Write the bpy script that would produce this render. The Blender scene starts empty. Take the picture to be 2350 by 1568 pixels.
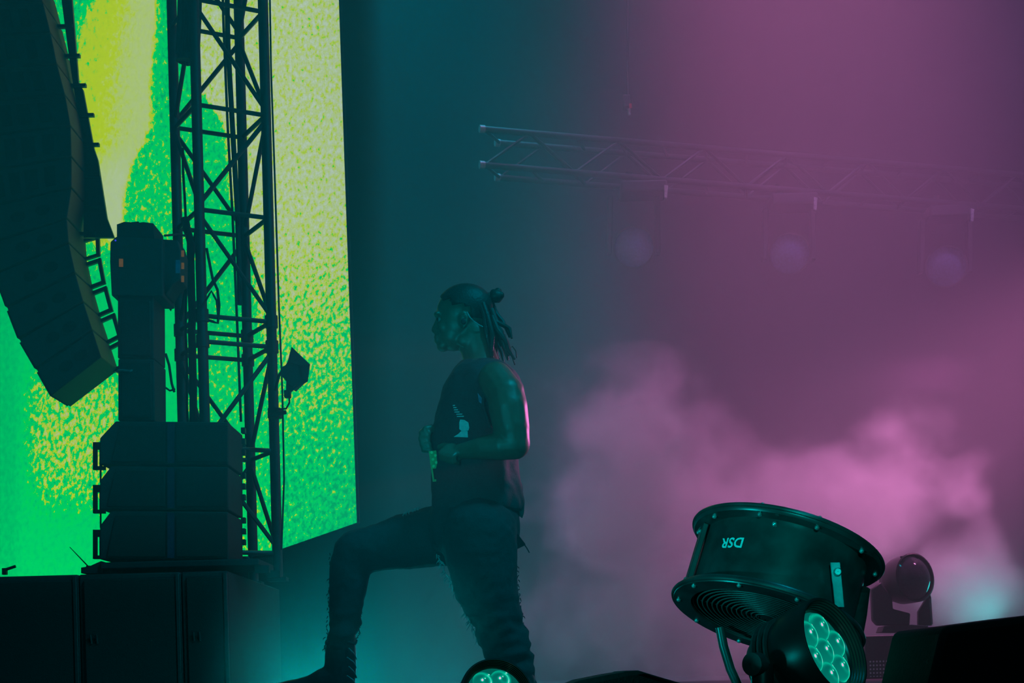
import bpy, bmesh, math, random
from mathutils import Vector, Matrix
from mathutils.bvhtree import BVHTree
random.seed(7)
R = math.radians
SC = bpy.context.scene
COL = SC.collection

# ------------------------------------------------------------------ camera
F, CX, CY, ROLL, ZC = 3600.0, 1175.0, 1545.0, R(1.5), 0.085
cam = bpy.data.objects.new('camera', bpy.data.cameras.new('camera'))
COL.objects.link(cam)
cam.data.sensor_width = 36.0
cam.data.lens = 36.0 * F / 2350.0
cam.data.shift_y = (CY - 784.0) / 2350.0          # rising front: level camera, frame shifted up
cam.matrix_world = Matrix.Translation((0, 0, ZC)) @ Matrix.Rotation(R(90), 4, 'X') @ Matrix.Rotation(-ROLL, 4, 'Z')
cam.data.clip_end = 200
SC.camera = cam

# ------------------------------------------------------------------ colour management, world
SC.view_settings.view_transform = 'Standard'
SC.view_settings.look = 'None'
SC.view_settings.exposure = 0.0
SC.view_settings.gamma = 1.0
SC.view_settings.use_curve_mapping = False
w = bpy.data.worlds.new('world'); SC.world = w; w.use_nodes = True
w.node_tree.nodes['Background'].inputs[0].default_value = (0.0, 0.72, 1.0, 1)
w.node_tree.nodes['Background'].inputs[1].default_value = 0.02
SC.cycles.volume_step_rate = 1.0
SC.cycles.max_bounces = 3
SC.cycles.diffuse_bounces = 1
SC.cycles.glossy_bounces = 2
SC.cycles.adaptive_threshold = 0.15
SC.cycles.transmission_bounces = 2
SC.cycles.volume_bounces = 0


def P(px, py, d):
    """the point at depth d behind a pixel of the 2350 x 1568 frame"""
    a, b = px - CX, CY - py
    c, s = math.cos(ROLL), math.sin(ROLL)
    return Vector(((a * c + b * s) * d / F, d, ZC + (-a * s + b * c) * d / F))


def lamp(name, kind, loc, target, energy, color, **kw):
    l = bpy.data.lights.new(name, kind)
    l.energy = energy; l.color = color
    for k, v in kw.items(): setattr(l, k, v)
    o = bpy.data.objects.new(name, l); COL.objects.link(o)
    o.location = loc
    if target is not None:
        o.rotation_euler = (Vector(target) - Vector(loc)).to_track_quat('-Z', 'Y').to_euler()
    return o


TEAL, PINK, PURPLE = (0.0, 0.72, 0.72), (1.0, 0.22, 0.72), (0.56, 0.24, 0.80)
# purple and pink beams coming down from the rig into the haze behind the performer
lamp('purple_wash', 'SPOT', (6.5, 8.3, 9.5), (3.4, 12.2, 0.5), 2300, PURPLE, spot_size=R(50), spot_blend=1.0, shadow_soft_size=0.4)
lamp('purple_wash', 'SPOT', (2.3, 8.8, 13.0), (1.9, 12.2, 0.0), 3500, PURPLE, spot_size=R(37), spot_blend=1.0, shadow_soft_size=0.4)
lamp('pink_wash', 'SPOT', (2.1, 9.7, 10.0), (1.75, 10.1, 0.0), 6000, (1.0, 0.25, 0.68), spot_size=R(34), spot_blend=1.0, shadow_soft_size=0.3)
lamp('pink_wash', 'SPOT', (5.6, 8.5, 3.6), (1.5, 10.4, 0.5), 3200, (1.0, 0.25, 0.68), spot_size=R(30), spot_blend=1.0, shadow_soft_size=0.3)
lamp('blue_wash', 'SPOT', (-0.9, 12.5, 8.5), (-0.9, 12.3, 0.0), 3000, (0.0, 0.66, 1.0), spot_size=R(48), spot_blend=1.0, shadow_soft_size=0.4)
lamp('teal_veil_fill', 'SPOT', (3.6, 3.4, 7.0), (-1.3, 6.6, 1.1), 1300, (0.0, 0.72, 1.0), spot_size=R(58), spot_blend=1.0, shadow_soft_size=0.5)  # unseen lamp, added to veil the left side in teal
# rim and fill on the performer
lamp('pink_rim', 'SPOT', (2.5, 8.2, 1.6), P(1205, 950, 6.0), 450, PINK, spot_size=R(10), spot_blend=0.7, shadow_soft_size=0.10)
lamp('teal_fill', 'SPOT', (-1.6, 1.6, 0.5), P(1080, 980, 6.0), 230, (0.0, 0.80, 0.95), spot_size=R(24), spot_blend=1.0, shadow_soft_size=0.2)
lamp('teal_floor_light', 'SPOT', (-1.15, 5.5, 0.12), P(1070, 1400, 5.95), 28, TEAL, spot_size=R(26), spot_blend=0.8, shadow_soft_size=0.06)
# teal lights low on the deck and at the stage edge
lamp('teal_floor_light', 'POINT', P(705, 1610, 6.95), None, 34, TEAL, shadow_soft_size=0.25)
lamp('teal_floor_light', 'POINT', P(1010, 1600, 7.2), None, 15, (0.0, 0.65, 0.8), shadow_soft_size=0.25)
lamp('teal_side_light', 'SPOT', (0.55, 0.9, 1.0), P(1800, 1285, 4.2), 190, (0.0, 0.85, 0.78), spot_size=R(18), spot_blend=0.8, shadow_soft_size=0.12)
lamp('teal_side_light', 'SPOT', (-2.2, 2.6, -0.15), P(1760, 1340, 4.2), 210, TEAL, spot_size=R(20), spot_blend=0.8, shadow_soft_size=0.12)
lamp('teal_right_light', 'POINT', P(2265, 1400, 9.3), None, 11, TEAL, shadow_soft_size=0.2)


# ------------------------------------------------------------------ materials
def mat(name, col, rough=0.6, metal=0.0, spec=0.5, bump=0.0, bscale=60.0, var=0.25, emit=None, es=1.0):
    m = bpy.data.materials.new(name); m.use_nodes = True
    nt = m.node_tree; b = nt.nodes['Principled BSDF']
    b.inputs['Roughness'].default_value = rough
    b.inputs['Metallic'].default_value = metal
    b.inputs['Specular IOR Level'].default_value = spec
    n = nt.nodes.new('ShaderNodeTexNoise'); n.inputs['Scale'].default_value = bscale; n.inputs['Detail'].default_value = 4
    tc = nt.nodes.new('ShaderNodeTexCoord'); nt.links.new(tc.outputs['Object'], n.inputs['Vector'])
    r = nt.nodes.new('ShaderNodeValToRGB')
    r.color_ramp.elements[0].position = 0.3; r.color_ramp.elements[1].position = 0.7
    r.color_ramp.elements[0].color = tuple(c * (1 - var) for c in col) + (1,)
    r.color_ramp.elements[1].color = tuple(min(1, c * (1 + var)) for c in col) + (1,)
    nt.links.new(n.outputs['Fac'], r.inputs['Fac']); nt.links.new(r.outputs['Color'], b.inputs['Base Color'])
    if bump:
        bp = nt.nodes.new('ShaderNodeBump'); bp.inputs['Strength'].default_value = bump; bp.inputs['Distance'].default_value = 0.004
        nt.links.new(n.outputs['Fac'], bp.inputs['Height']); nt.links.new(bp.outputs['Normal'], b.inputs['Normal'])
    if emit:
        b.inputs['Emission Color'].default_value = tuple(emit) + (1,); b.inputs['Emission Strength'].default_value = es
    return m


def srgb(r, g, b):
    f = lambda c: (c / 255.0 / 12.92) if c / 255.0 < 0.04045 else ((c / 255.0 + 0.055) / 1.055) ** 2.4
    return (f(r), f(g), f(b))


M = dict(
    cabinet=mat('textured_cabinet_paint', (0.035, 0.035, 0.036), 0.7, bump=0.3, bscale=90),
    black=mat('black_painted_wood', (0.02, 0.02, 0.022), 0.75, bump=0.3, bscale=90),
    grille=mat('black_grille', (0.008, 0.008, 0.008), 0.8, bump=0.6, bscale=220),
    steel=mat('black_steel', (0.025, 0.025, 0.027), 0.5, metal=0.0),
    alu=mat('dark_aluminium', (0.022, 0.022, 0.025), 0.6, metal=0.0),
    rubber=mat('cable_rubber', (0.015, 0.015, 0.016), 0.7),
    gloss=mat('gloss_black', (0.035, 0.036, 0.038), 0.32, spec=0.6, bscale=14, var=0.4, bump=0.05),
    grey=mat('worn_grey_metal', (0.25, 0.26, 0.27), 0.4, metal=0.4, bscale=30),
    bolt=mat('bright_bolt', (0.7, 0.7, 0.7), 0.3, metal=0.8),
    paint=mat('white_marker_paint', (0.75, 0.78, 0.78), 0.7, var=0.15),
    deck=mat('stage_deck', (0.03, 0.03, 0.032), 0.6, bump=0.3, bscale=40),
    drape=mat('black_drape', (0.014, 0.014, 0.016), 0.9, bscale=8),
    skin=mat('skin', (0.17, 0.09, 0.06), 0.45, bscale=40, var=0.12, bump=0.05),
    vest=mat('black_cotton', (0.03, 0.03, 0.034), 0.85, bscale=160, bump=0.3),
    denim=mat('black_denim', (0.022, 0.023, 0.027), 0.85, bscale=180, bump=0.4),
    thread=mat('pale_thread', (0.30, 0.31, 0.32), 0.8),
    hair=mat('dark_hair', (0.018, 0.012, 0.01), 0.55, bscale=120, bump=0.5),
    leather=mat('black_leather', (0.015, 0.015, 0.017), 0.4, bscale=70, bump=0.3),
    silver=mat('silver', (0.8, 0.8, 0.8), 0.25, metal=1.0),
    printw=mat('pale_print', (0.62, 0.66, 0.64), 0.7, var=0.15),
    strap=mat('green_strap', (0.10, 0.42, 0.10), 0.5),
    dot=mat('light_green_dot', (0.35, 0.9, 0.30), 0.5),
    orange=mat('orange_tag', (0.55, 0.17, 0.04), 0.6, emit=srgb(125, 62, 25), es=0.5),  # orange tags; weak emission stands in for the light they catch
    bluelab=mat('blue_grey_label', (0.12, 0.16, 0.28), 0.6),
    violet=mat('violet_gleam', (0.30, 0.015, 0.05), 0.5),  # pink gleam along the speakers' front seam, put into the colour
    led_blue=mat('blue_indicator', (0.0, 0.0, 0.1), 0.4, emit=(0.05, 0.05, 1.0), es=0.8),
    gloss_dark=mat('matt_black_housing', (0.012, 0.012, 0.013), 0.35, bscale=14, bump=0.05),
    wire=mat('grille_wire', (0.09, 0.09, 0.09), 0.5),
    eye=mat('eye_white', (0.25, 0.24, 0.23), 0.4),
    glass=mat('lens_glass', (0.05, 0.05, 0.06), 0.08, spec=0.9),
)


# ------------------------------------------------------------------ mesh building
class MB:
    def __init__(s): s.v, s.f = [], []

    def add(s, vs, fs):
        o = len(s.v); s.v += [Vector(p) for p in vs]; s.f += [tuple(i + o for i in f) for f in fs]; return s

    def box(s, c, size, rot=None):
        c = Vector(c); vs = []
        for z in (-1, 1):
            for y in (-1, 1):
                for x in (-1, 1):
                    p = Vector((x * size[0] / 2, y * size[1] / 2, z * size[2] / 2))
                    vs.append(c + (rot @ p if rot else p))
        return s.add(vs, [(0, 1, 3, 2), (4, 6, 7, 5), (0, 4, 5, 1), (2, 3, 7, 6), (0, 2, 6, 4), (1, 5, 7, 3)])

    def prism(s, pts, off):
        n = len(pts); off = Vector(off)
        fs = [tuple(range(n)), tuple(range(2 * n - 1, n - 1, -1))]
        fs += [(i, i + n, (i + 1) % n + n, (i + 1) % n) for i in range(n)]
        return s.add(list(pts) + [Vector(p) + off for p in pts], fs)

    def tube(s, pts, rad, seg=10):
        pts = [Vector(p) for p in pts]
        if not isinstance(rad, (list, tuple)): rad = [rad] * len(pts)
        vs, fs = [], []
        t = (pts[1] - pts[0]).normalized()
        u = t.cross(Vector((0, 0, 1)) if abs(t.z) < 0.9 else Vector((0, 1, 0))).normalized()
        for i, p in enumerate(pts):
            t = (pts[min(i + 1, len(pts) - 1)] - pts[max(i - 1, 0)]).normalized()
            u = (u - t * u.dot(t)).normalized(); v = t.cross(u)
            for k in range(seg):
                a = 2 * math.pi * k / seg
                vs.append(p + (u * math.cos(a) + v * math.sin(a)) * rad[i])
        for i in range(len(pts) - 1):
            for k in range(seg):
                fs.append((i * seg + k, i * seg + (k + 1) % seg, (i + 1) * seg + (k + 1) % seg, (i + 1) * seg + k))
        fs += [tuple(range(seg)), tuple(range((len(pts) - 1) * seg, len(pts) * seg))]
        return s.add(vs, fs)

    def ball(s, c, r, nu=16, nv=10, rot=None):
        c = Vector(c)
        if not isinstance(r, (list, tuple)): r = (r, r, r)
        vs, fs = [], []
        for j in range(1, nv):
            b = math.pi * j / nv
            for i in range(nu):
                a = 2 * math.pi * i / nu
                p = Vector((r[0] * math.sin(b) * math.cos(a), r[1] * math.sin(b) * math.sin(a), r[2] * math.cos(b)))
                vs.append(c + (rot @ p if rot else p))
        top, bot = len(vs), len(vs) + 1
        for z in (r[2], -r[2]):
            p = Vector((0, 0, z)); vs.append(c + (rot @ p if rot else p))
        for j in range(nv - 2):
            for i in range(nu):
                fs.append((j * nu + i, (j + 1) * nu + i, (j + 1) * nu + (i + 1) % nu, j * nu + (i + 1) % nu))
        for i in range(nu):
            fs.append((top, i, (i + 1) % nu)); fs.append((bot, (nv - 2) * nu + (i + 1) % nu, (nv - 2) * nu + i))
        return s.add(vs, fs)

    def capsule(s, pts, rad, seg=14):
        s.tube(pts, rad, seg)
        for p, r in zip(pts, rad): s.ball(p, r, seg, 10)
        return s

    def lathe(s, prof, o, u, v, n, seg=48, loop=False):
        """surface of revolution: prof = (radius, height along n)"""
        o = Vector(o); vs, fs = [], []; m = len(prof)
        for k in range(seg):
            a = 2 * math.pi * k / seg; d = u * math.cos(a) + v * math.sin(a)
            for r, h in prof: vs.append(o + d * r + n * h)
        for k in range(seg):
            k2 = (k + 1) % seg
            for j in range(m if loop else m - 1):
                j2 = (j + 1) % m
                fs.append((k * m + j, k2 * m + j, k2 * m + j2, k * m + j2))
        return s.add(vs, fs)

    def loft(s, rings, seg=28):
        """closed horizontal rings: (centre, rx, ry)"""
        vs, fs = [], []
        for c, rx, ry in rings:
            for k in range(seg):
                a = 2 * math.pi * k / seg
                vs.append(Vector(c) + Vector((rx * math.cos(a), ry * math.sin(a), 0)))
        for i in range(len(rings) - 1):
            for k in range(seg):
                fs.append((i * seg + k, i * seg + (k + 1) % seg, (i + 1) * seg + (k + 1) % seg, (i + 1) * seg + k))
        fs += [tuple(range(seg)), tuple(range((len(rings) - 1) * seg, len(rings) * seg))]
        return s.add(vs, fs)

    def build(s, name, m, parent=None, bevel=0.0, smooth=True, angle=38, fix=True):
        if parent is not None:
            L = Vector(parent['_w'])
        else:
            xs = [p.x for p in s.v]; ys = [p.y for p in s.v]
            L = Vector(((min(xs) + max(xs)) / 2, (min(ys) + max(ys)) / 2, min(p.z for p in s.v)))
        me = bpy.data.meshes.new(name)
        me.from_pydata([p - L for p in s.v], [], s.f)
        if fix:
            bm = bmesh.new(); bm.from_mesh(me)
            bmesh.ops.recalc_face_normals(bm, faces=bm.faces); bm.to_mesh(me); bm.free()
        if smooth:
            me.shade_smooth(); me.set_sharp_from_angle(angle=R(angle))
        me.materials.append(M[m] if isinstance(m, str) else m)
        o = bpy.data.objects.new(name, me); COL.objects.link(o)
        if parent is not None: o.parent = parent
        else: o.location = L
        o['_w'] = list(L)
        if bevel:
            b = o.modifiers.new('bevel', 'BEVEL'); b.width = bevel; b.segments = 2; b.limit_method = 'ANGLE'
        return o


def thing(name, loc, label, cat, group=None):
    o = bpy.data.objects.new(name, None); COL.objects.link(o)
    o.location = loc; o['_w'] = list(loc); o['label'] = label; o['category'] = cat
    o.empty_display_size = 0.1
    if group: o['group'] = group
    return o


def tag(o, label, cat, group=None):
    o['label'] = label; o['category'] = cat
    if group: o['group'] = group
    return o


def structure(o): o['kind'] = 'structure'; return o


def block(pts, d, dep, xm, ym):
    """outline seen in the frame -> extruded solid of depth dep: its far right and far bottom edges keep to the outline too"""
    out = []
    for x, y in pts:
        a, b = P(x, y, d), P(x, y, d + dep)
        out.append(Vector(((b if x > xm else a).x, d, (b if y > ym else a).z)))
    return out


def poly(pts, d): return [P(x, y, d) for x, y in pts]


def frame_of(n, hint=Vector((0, 0, 1))):
    n = n.normalized(); u = hint.cross(n).normalized(); return u, n.cross(u), n


# ------------------------------------------------------------------ setting
structure(MB().box((2.0, 11.5, -0.06), (14.0, 12.0, 0.12)).build('floor', 'deck'))
structure(MB().box((1.0, 2.9, -0.46), (12.0, 5.0, 0.12)).build('floor_front', 'deck'))
bw = MB()                                       # pleated black backdrop
N = 160
fr = [Vector((-9 + 20 * i / N, 16.0 + 0.025 * math.sin(i * 1.3) + 0.02 * math.sin(i * 0.37), 0)) for i in range(N + 1)]
bw.prism(fr + [p + Vector((0, 0.25, 0)) for p in reversed(fr)], (0, 0, 11.0))
structure(bw.build('wall_back', 'drape'))

# ------------------------------------------------------------------ haze and smoke
def volume(name, lo, hi, label, build, rate=1.0):
    o = MB().box([(a + b) / 2 for a, b in zip(lo, hi)], [b - a for a, b in zip(lo, hi)]).build(name, 'black', smooth=False)
    o.data.materials.clear()
    m = bpy.data.materials.new(name); m.use_nodes = True; nt = m.node_tree
    nt.nodes.remove(nt.nodes['Principled BSDF'])
    vs = nt.nodes.new('ShaderNodeVolumeScatter'); vs.inputs['Anisotropy'].default_value = 0.0
    vs.inputs['Color'].default_value = (0.9, 0.9, 0.9, 1)
    nt.links.new(vs.outputs[0], nt.nodes['Material Output'].inputs['Volume'])
    nt.links.new(build(nt), vs.inputs['Density'])
    m.cycles.volume_step_rate = rate
    o.data.materials.append(m)
    o['kind'] = 'stuff'; o['label'] = label; o['category'] = 'haze'
    return o


class NT:
    """small helper for math node chains"""
    def __init__(s, nt): s.nt = nt
    def m(s, op, a, b=None, c=None, clamp=False):
        n = s.nt.nodes.new('ShaderNodeMath'); n.operation = op; n.use_clamp = clamp
        for i, x in enumerate((a, b, c)):
            if x is None: continue
            if isinstance(x, (int, float)): n.inputs[i].default_value = x
            else: s.nt.links.new(x, n.inputs[i])
        return n.outputs[0]
    def ramp(s, x, lo, hi, a=0.0, b=1.0):
        n = s.nt.nodes.new('ShaderNodeMapRange'); n.interpolation_type = 'SMOOTHSTEP'
        s.nt.links.new(x, n.inputs[0])
        for i, q in enumerate((lo, hi, a, b)): n.inputs[i + 1].default_value = q
        return n.outputs[0]
    def pos(s):
        g = s.nt.nodes.new('ShaderNodeNewGeometry'); x = s.nt.nodes.new('ShaderNodeSeparateXYZ')
        s.nt.links.new(g.outputs['Position'], x.inputs[0]); return g.outputs['Position'], x.outputs
    def noise(s, v, scale, detail=3, rough=0.5):
        n = s.nt.nodes.new('ShaderNodeTexNoise'); n.inputs['Scale'].default_value = scale
        n.inputs['Detail'].default_value = detail; n.inputs['Roughness'].default_value = rough
        s.nt.links.new(v, n.inputs['Vector']); return n.outputs['Fac']
    def blob(s, xyz, c, r):
        """1 at c falling to 0 on the ellipsoid of radii r"""
        t = None
        for i in range(3):
            q = s.m('POWER', s.m('ABSOLUTE', s.m('DIVIDE', s.m('SUBTRACT', xyz[i], c[i]), r[i])), 2.0)
            t = q if t is None else s.m('ADD', t, q)
        return s.ramp(s.m('SQRT', t), 1.0, 0.0)


def haze_back(nt):
    """even haze plus the billowing smoke plume"""
    k = NT(nt); p, xyz = k.pos()
    base = k.ramp(xyz[0], -0.5, 1.9, 0.018, 0.10)
    b = k.m('MAXIMUM', k.blob(xyz, P(1440, 1130, 9.7), (1.3, 1.5, 1.3)), k.blob(xyz, P(1930, 1150, 9.9), (1.35, 1.5, 0.85)))
    b = k.m('MAXIMUM', b, k.blob(xyz, P(1560, 1400, 9.7), (1.8, 1.5, 0.9)))
    b = k.m('MAXIMUM', b, k.blob(xyz, P(2240, 1320, 9.5), (0.75, 1.0, 0.6)))
    n2 = k.noise(p, 1.8, 3, 0.55)
    cl = k.ramp(k.m('ADD', b, k.m('MULTIPLY', k.m('SUBTRACT', n2, 0.5), 2.0)), 0.38, 0.80)
    return k.m('ADD', base, k.m('MULTIPLY', k.m('MULTIPLY', cl, k.ramp(b, 0.0, 0.25)), 1.7))


volume('smoke_haze', (-0.95, 7.6, 0.005), (6.5, 13.5, 7.0), 'purple haze and pink billowing smoke over the stage behind the performer', haze_back, 1.1)


def haze_front(nt):
    """thin teal haze before the tower and the performer, thicker low down by the front boot"""
    k = NT(nt); p, xyz = k.pos()
    a = k.ramp(xyz[2], 0.3, 1.2, 0.0, 1.0)
    b = k.ramp(xyz[0], -1.1, -0.4, 0.06, 1.2)
    thin = k.m('MULTIPLY', k.m('MULTIPLY', k.m('MAXIMUM', a, b), k.ramp(xyz[0], 0.15, 0.9, 1.0, 0.12)), 0.085)
    f = k.m('MULTIPLY', k.blob(xyz, P(715, 1590, 7.0), (0.54, 0.6, 0.95)), 1.0)
    g = k.m('MULTIPLY', k.blob(xyz, P(960, 1560, 7.0), (0.85, 0.65, 1.1)), 0.6)
    return k.m('ADD', thin, k.m('ADD', f, g))


volume('thin_haze', (-4.0, 4.7, 0.007), (3.5, 7.57, 4.2), 'thin teal haze before the lattice tower and performer, glowing near the front boot', haze_front, 1.2)

# ------------------------------------------------------------------ LED screen
def ss(a, b, x):
    t = max(0.0, min(1.0, (x - a) / (b - a))); return t * t * (3 - 2 * t)


def lerp_poly(pts, y):
    if y <= pts[0][1]: return pts[0][0]
    for (x0, y0), (x1, y1) in zip(pts, pts[1:]):
        if y <= y1: return x0 + (x1 - x0) * (y - y0) / (y1 - y0)
    return pts[-1][0]


def screen_value(x, y):
    """what the picture on the screen shows: brightness and speckle amount"""
    # left bright lobe
    xl = lerp_poly([(215, -100), (205, 0), (180, 60), (150, 200), (150, 560)], y)
    xr = lerp_poly([(362, -100), (358, 60), (345, 200), (350, 270), (335, 320), (300, 380), (285, 440), (278, 540)], y)
    lobe = ss(xl - 12, xl + 14, x) * (1 - ss(xr - 7, xr + 9, x)) * (1 - ss(520, 580, y))
    lv = 0.512 + 0.095 * ss(xl + 40, xr - 10, x) + 0.07 * ss(330, 420, y)
    # right bright field
    xb = lerp_poly([(440, -100), (452, 0), (455, 200), (515, 285), (530, 450), (575, 560), (600, 800), (620, 1300)], y)
    rf = ss(xb - 10, xb + 10, x)
    rv = 0.652 - 0.01 * ss(200, 0, y) - 0.19 * ss(430, 900, y + 0.25 * (x - 700)) - 0.085 * ss(850, 1120, y)
    base = 0.405 + 0.03 * (1 - ss(400, 470, x)) * ss(250, 420, y) * (1 - ss(560, 640, y)) + 0.02 * ss(700, 900, y)
    amp = 0.36
    if x < 400 and y > 650:            # lower left field
        g = ss(25, 120, x) * (1 - ss(250, 300, x)) * ss(800, 920, y) * (1 - ss(1020, 1250, y))
        base = 0.40 + 0.105 * g; amp = 0.10 + 0.36 * min(1, g * 1.6)
        base -= 0.04 * (1 - ss(20, 60, x))
    v = base * (1 - rf) + rv * rf
    a = amp * (1 - rf) + (0.54 - 0.10 * ss(850, 1120, y)) * rf
    v = v * (1 - lobe) + lv * lobe
    a = a * (1 - lobe) + 0.10 * lobe
    return v, a


def screen():
    q0 = P(816, 1200, 10.6); q1 = P(-250, 1400, 15.0)
    dirv = Vector((q1.x - q0.x, q1.y - q0.y, 0))
    nrm = Vector((dirv.y, -dirv.x, 0)).normalized()
    if nrm.y > 0: nrm = -nrm
    o = Vector((0, 0, ZC))

    def hit(x, y):
        d = P(x, y, 1.0) - o
        t = (q0 - o).dot(nrm) / d.dot(nrm)
        return o + d * t
    NX, NY = 110, 150
    vs, fs, vv, aa = [], [], [], []
    for j in range(NY + 1):
        for i in range(NX + 1):
            s_, t_ = i / NX, j / NY
            yt, xr = -160.0, 0
            x_top = -260 + (772 + 260) * s_; x_bot = -260 + (819 + 260) * s_
            yb = 1200 + 0.348 * (819 - x_bot)
            x = x_top + (x_bot - x_top) * t_; y = yt + (yb - yt) * t_
            vs.append(hit(x, y)); v, a = screen_value(x, y); vv.append(v); aa.append(a)
    for j in range(NY):
        for i in range(NX):
            k = j * (NX + 1) + i
            fs.append((k, k + 1, k + NX + 2, k + NX + 1))
    root = thing('led_screen', (q0.x, q0.y, 0), 'tall glowing green and yellow LED video screen behind the lattice tower', 'screen')
    m = bpy.data.materials.new('led_picture'); m.use_nodes = True; nt = m.node_tree
    nt.nodes.remove(nt.nodes['Principled BSDF']); k = NT(nt)
    at = {}
    for nm in ('val', 'amp'):
        a = nt.nodes.new('ShaderNodeAttribute'); a.attribute_name = nm; at[nm] = a.outputs['Fac']
    uv = nt.nodes.new('ShaderNodeAttribute'); uv.attribute_name = 'sheet'
    mp = nt.nodes.new('ShaderNodeMapping'); mp.inputs['Scale'].default_value = (1.0, 0.55, 1.0)
    mp.inputs['Rotation'].default_value = (0, 0, R(14))
    nt.links.new(uv.outputs['Vector'], mp.inputs['Vector'])
    n1 = k.noise(mp.outputs[0], 115.0, 2.5, 0.55)
    n2 = k.noise(uv.outputs['Vector'], 420.0, 1.0, 0.5)
    nn = k.m('ADD', k.m('MULTIPLY', k.m('SUBTRACT', n1, 0.5), 1.55), k.m('MULTIPLY', k.m('SUBTRACT', n2, 0.5), 0.42))
    b = k.m('ADD', at['val'], k.m('MULTIPLY', nn, at['amp']))
    cr = nt.nodes.new('ShaderNodeValToRGB'); e = cr.color_ramp.elements
    stops = [(0.30, srgb(0, 150, 85)), (0.40, srgb(0, 187, 92)), (0.485, srgb(0, 192, 70)), (0.50, srgb(160, 188, 5)),
             (0.54, srgb(164, 190, 10)), (0.575, srgb(162, 186, 95)), (0.63, srgb(162, 184, 120)), (0.78, srgb(168, 186, 165))]
    e[0].position, e[0].color = stops[0][0], stops[0][1] + (1,)
    e[1].position, e[1].color = stops[-1][0], stops[-1][1] + (1,)
    for p_, c_ in stops[1:-1]:
        q = e.new(p_); q.color = c_ + (1,)
    nt.links.new(b, cr.inputs['Fac'])
    em = nt.nodes.new('ShaderNodeEmission'); nt.links.new(cr.outputs['Color'], em.inputs['Color']); em.inputs['Strength'].default_value = 1.3
    nt.links.new(em.outputs[0], nt.nodes['Material Output'].inputs['Surface'])
    mb = MB(); mb.v, mb.f = vs, fs
    face = mb.build('display', m, root, smooth=False, fix=False)
    for nm, dat in (('val', vv), ('amp', aa)):
        a = face.data.attributes.new(nm, 'FLOAT', 'POINT'); a.data.foreach_set('value', dat)
    a = face.data.attributes.new('sheet', 'FLOAT_VECTOR', 'POINT')
    flat = []
    for j in range(NY + 1):
        for i in range(NX + 1): flat += [i / NX * 1.08, j / NY * 1.7, 0.0]
    a.data.foreach_set('vector', flat)
    # cabinet body behind the picture and the narrow dark return on its near edge
    A, B, C_, D = vs[0], vs[NX], vs[-1], vs[NY * (NX + 1)]
    off = -nrm * 0.12
    ins = (A - B).normalized() * 0.6
    MB().prism([p - nrm * 0.012 for p in (A, B + ins, C_ + ins, D)], off).build('cabinet', 'black', root, smooth=False)
    MB().prism([B, B + Vector((0.018, 0, 0)), C_ + Vector((0.018, 0, 0)), C_], Vector((0, 0.03, 0))).build('side_strip', 'black', root, smooth=False)


screen()

# ------------------------------------------------------------------ riser of black deck boxes
RF0, RF1 = 8.1, 9.9


def riser_box(x0, x1, y0, y1, label, last=False):
    a, b = P(x0 + 1.5, y0, RF0), P(x1 - 1.5, y1, RF0)
    if last: b.x = P(x1, y1, RF1).x
    z = ZR
    t = thing('riser_box', Vector(((a.x + b.x) / 2, RF0, 0)), label, 'riser', 'black riser boxes along the left')
    MB().box(((a.x + b.x) / 2, (RF0 + RF1) / 2, z / 2), (b.x - a.x, RF1 - RF0, z)).build('carcass', 'black', t, bevel=0.008)
    MB().box(((a.x + b.x) / 2, RF0 - .007, z / 2), (b.x - a.x - 0.05, 0.02, z - 0.06)).build('front_panel', 'grille', t, bevel=0.006)
    MB().box((b.x - 0.012, RF0 - .01, z * 0.5), (0.02, 0.03, z - 0.02)).build('edge_profile', 'steel', t, bevel=0.003)
    MB().tube([(a.x + 0.06, RF0 - .02, z * .45), (a.x + 0.06, RF0 - .035, z * .52), (a.x + 0.09, RF0 - .035, z * .52), (a.x + 0.09, RF0 - .02, z * .45)], 0.006).build('handle', 'steel', t)
    return z


ZR = P(300, 1316, RF0).z
riser_box(-60, 180, 1322, 1317, 'black riser box at the far left end, empty topped')
zr = riser_box(180, 415, 1318, 1314, 'middle black riser box, under the stacked side speakers')
riser_box(415, 640, 1311, 1305, 'black riser box at the tower foot, beside the performer', True)

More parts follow.
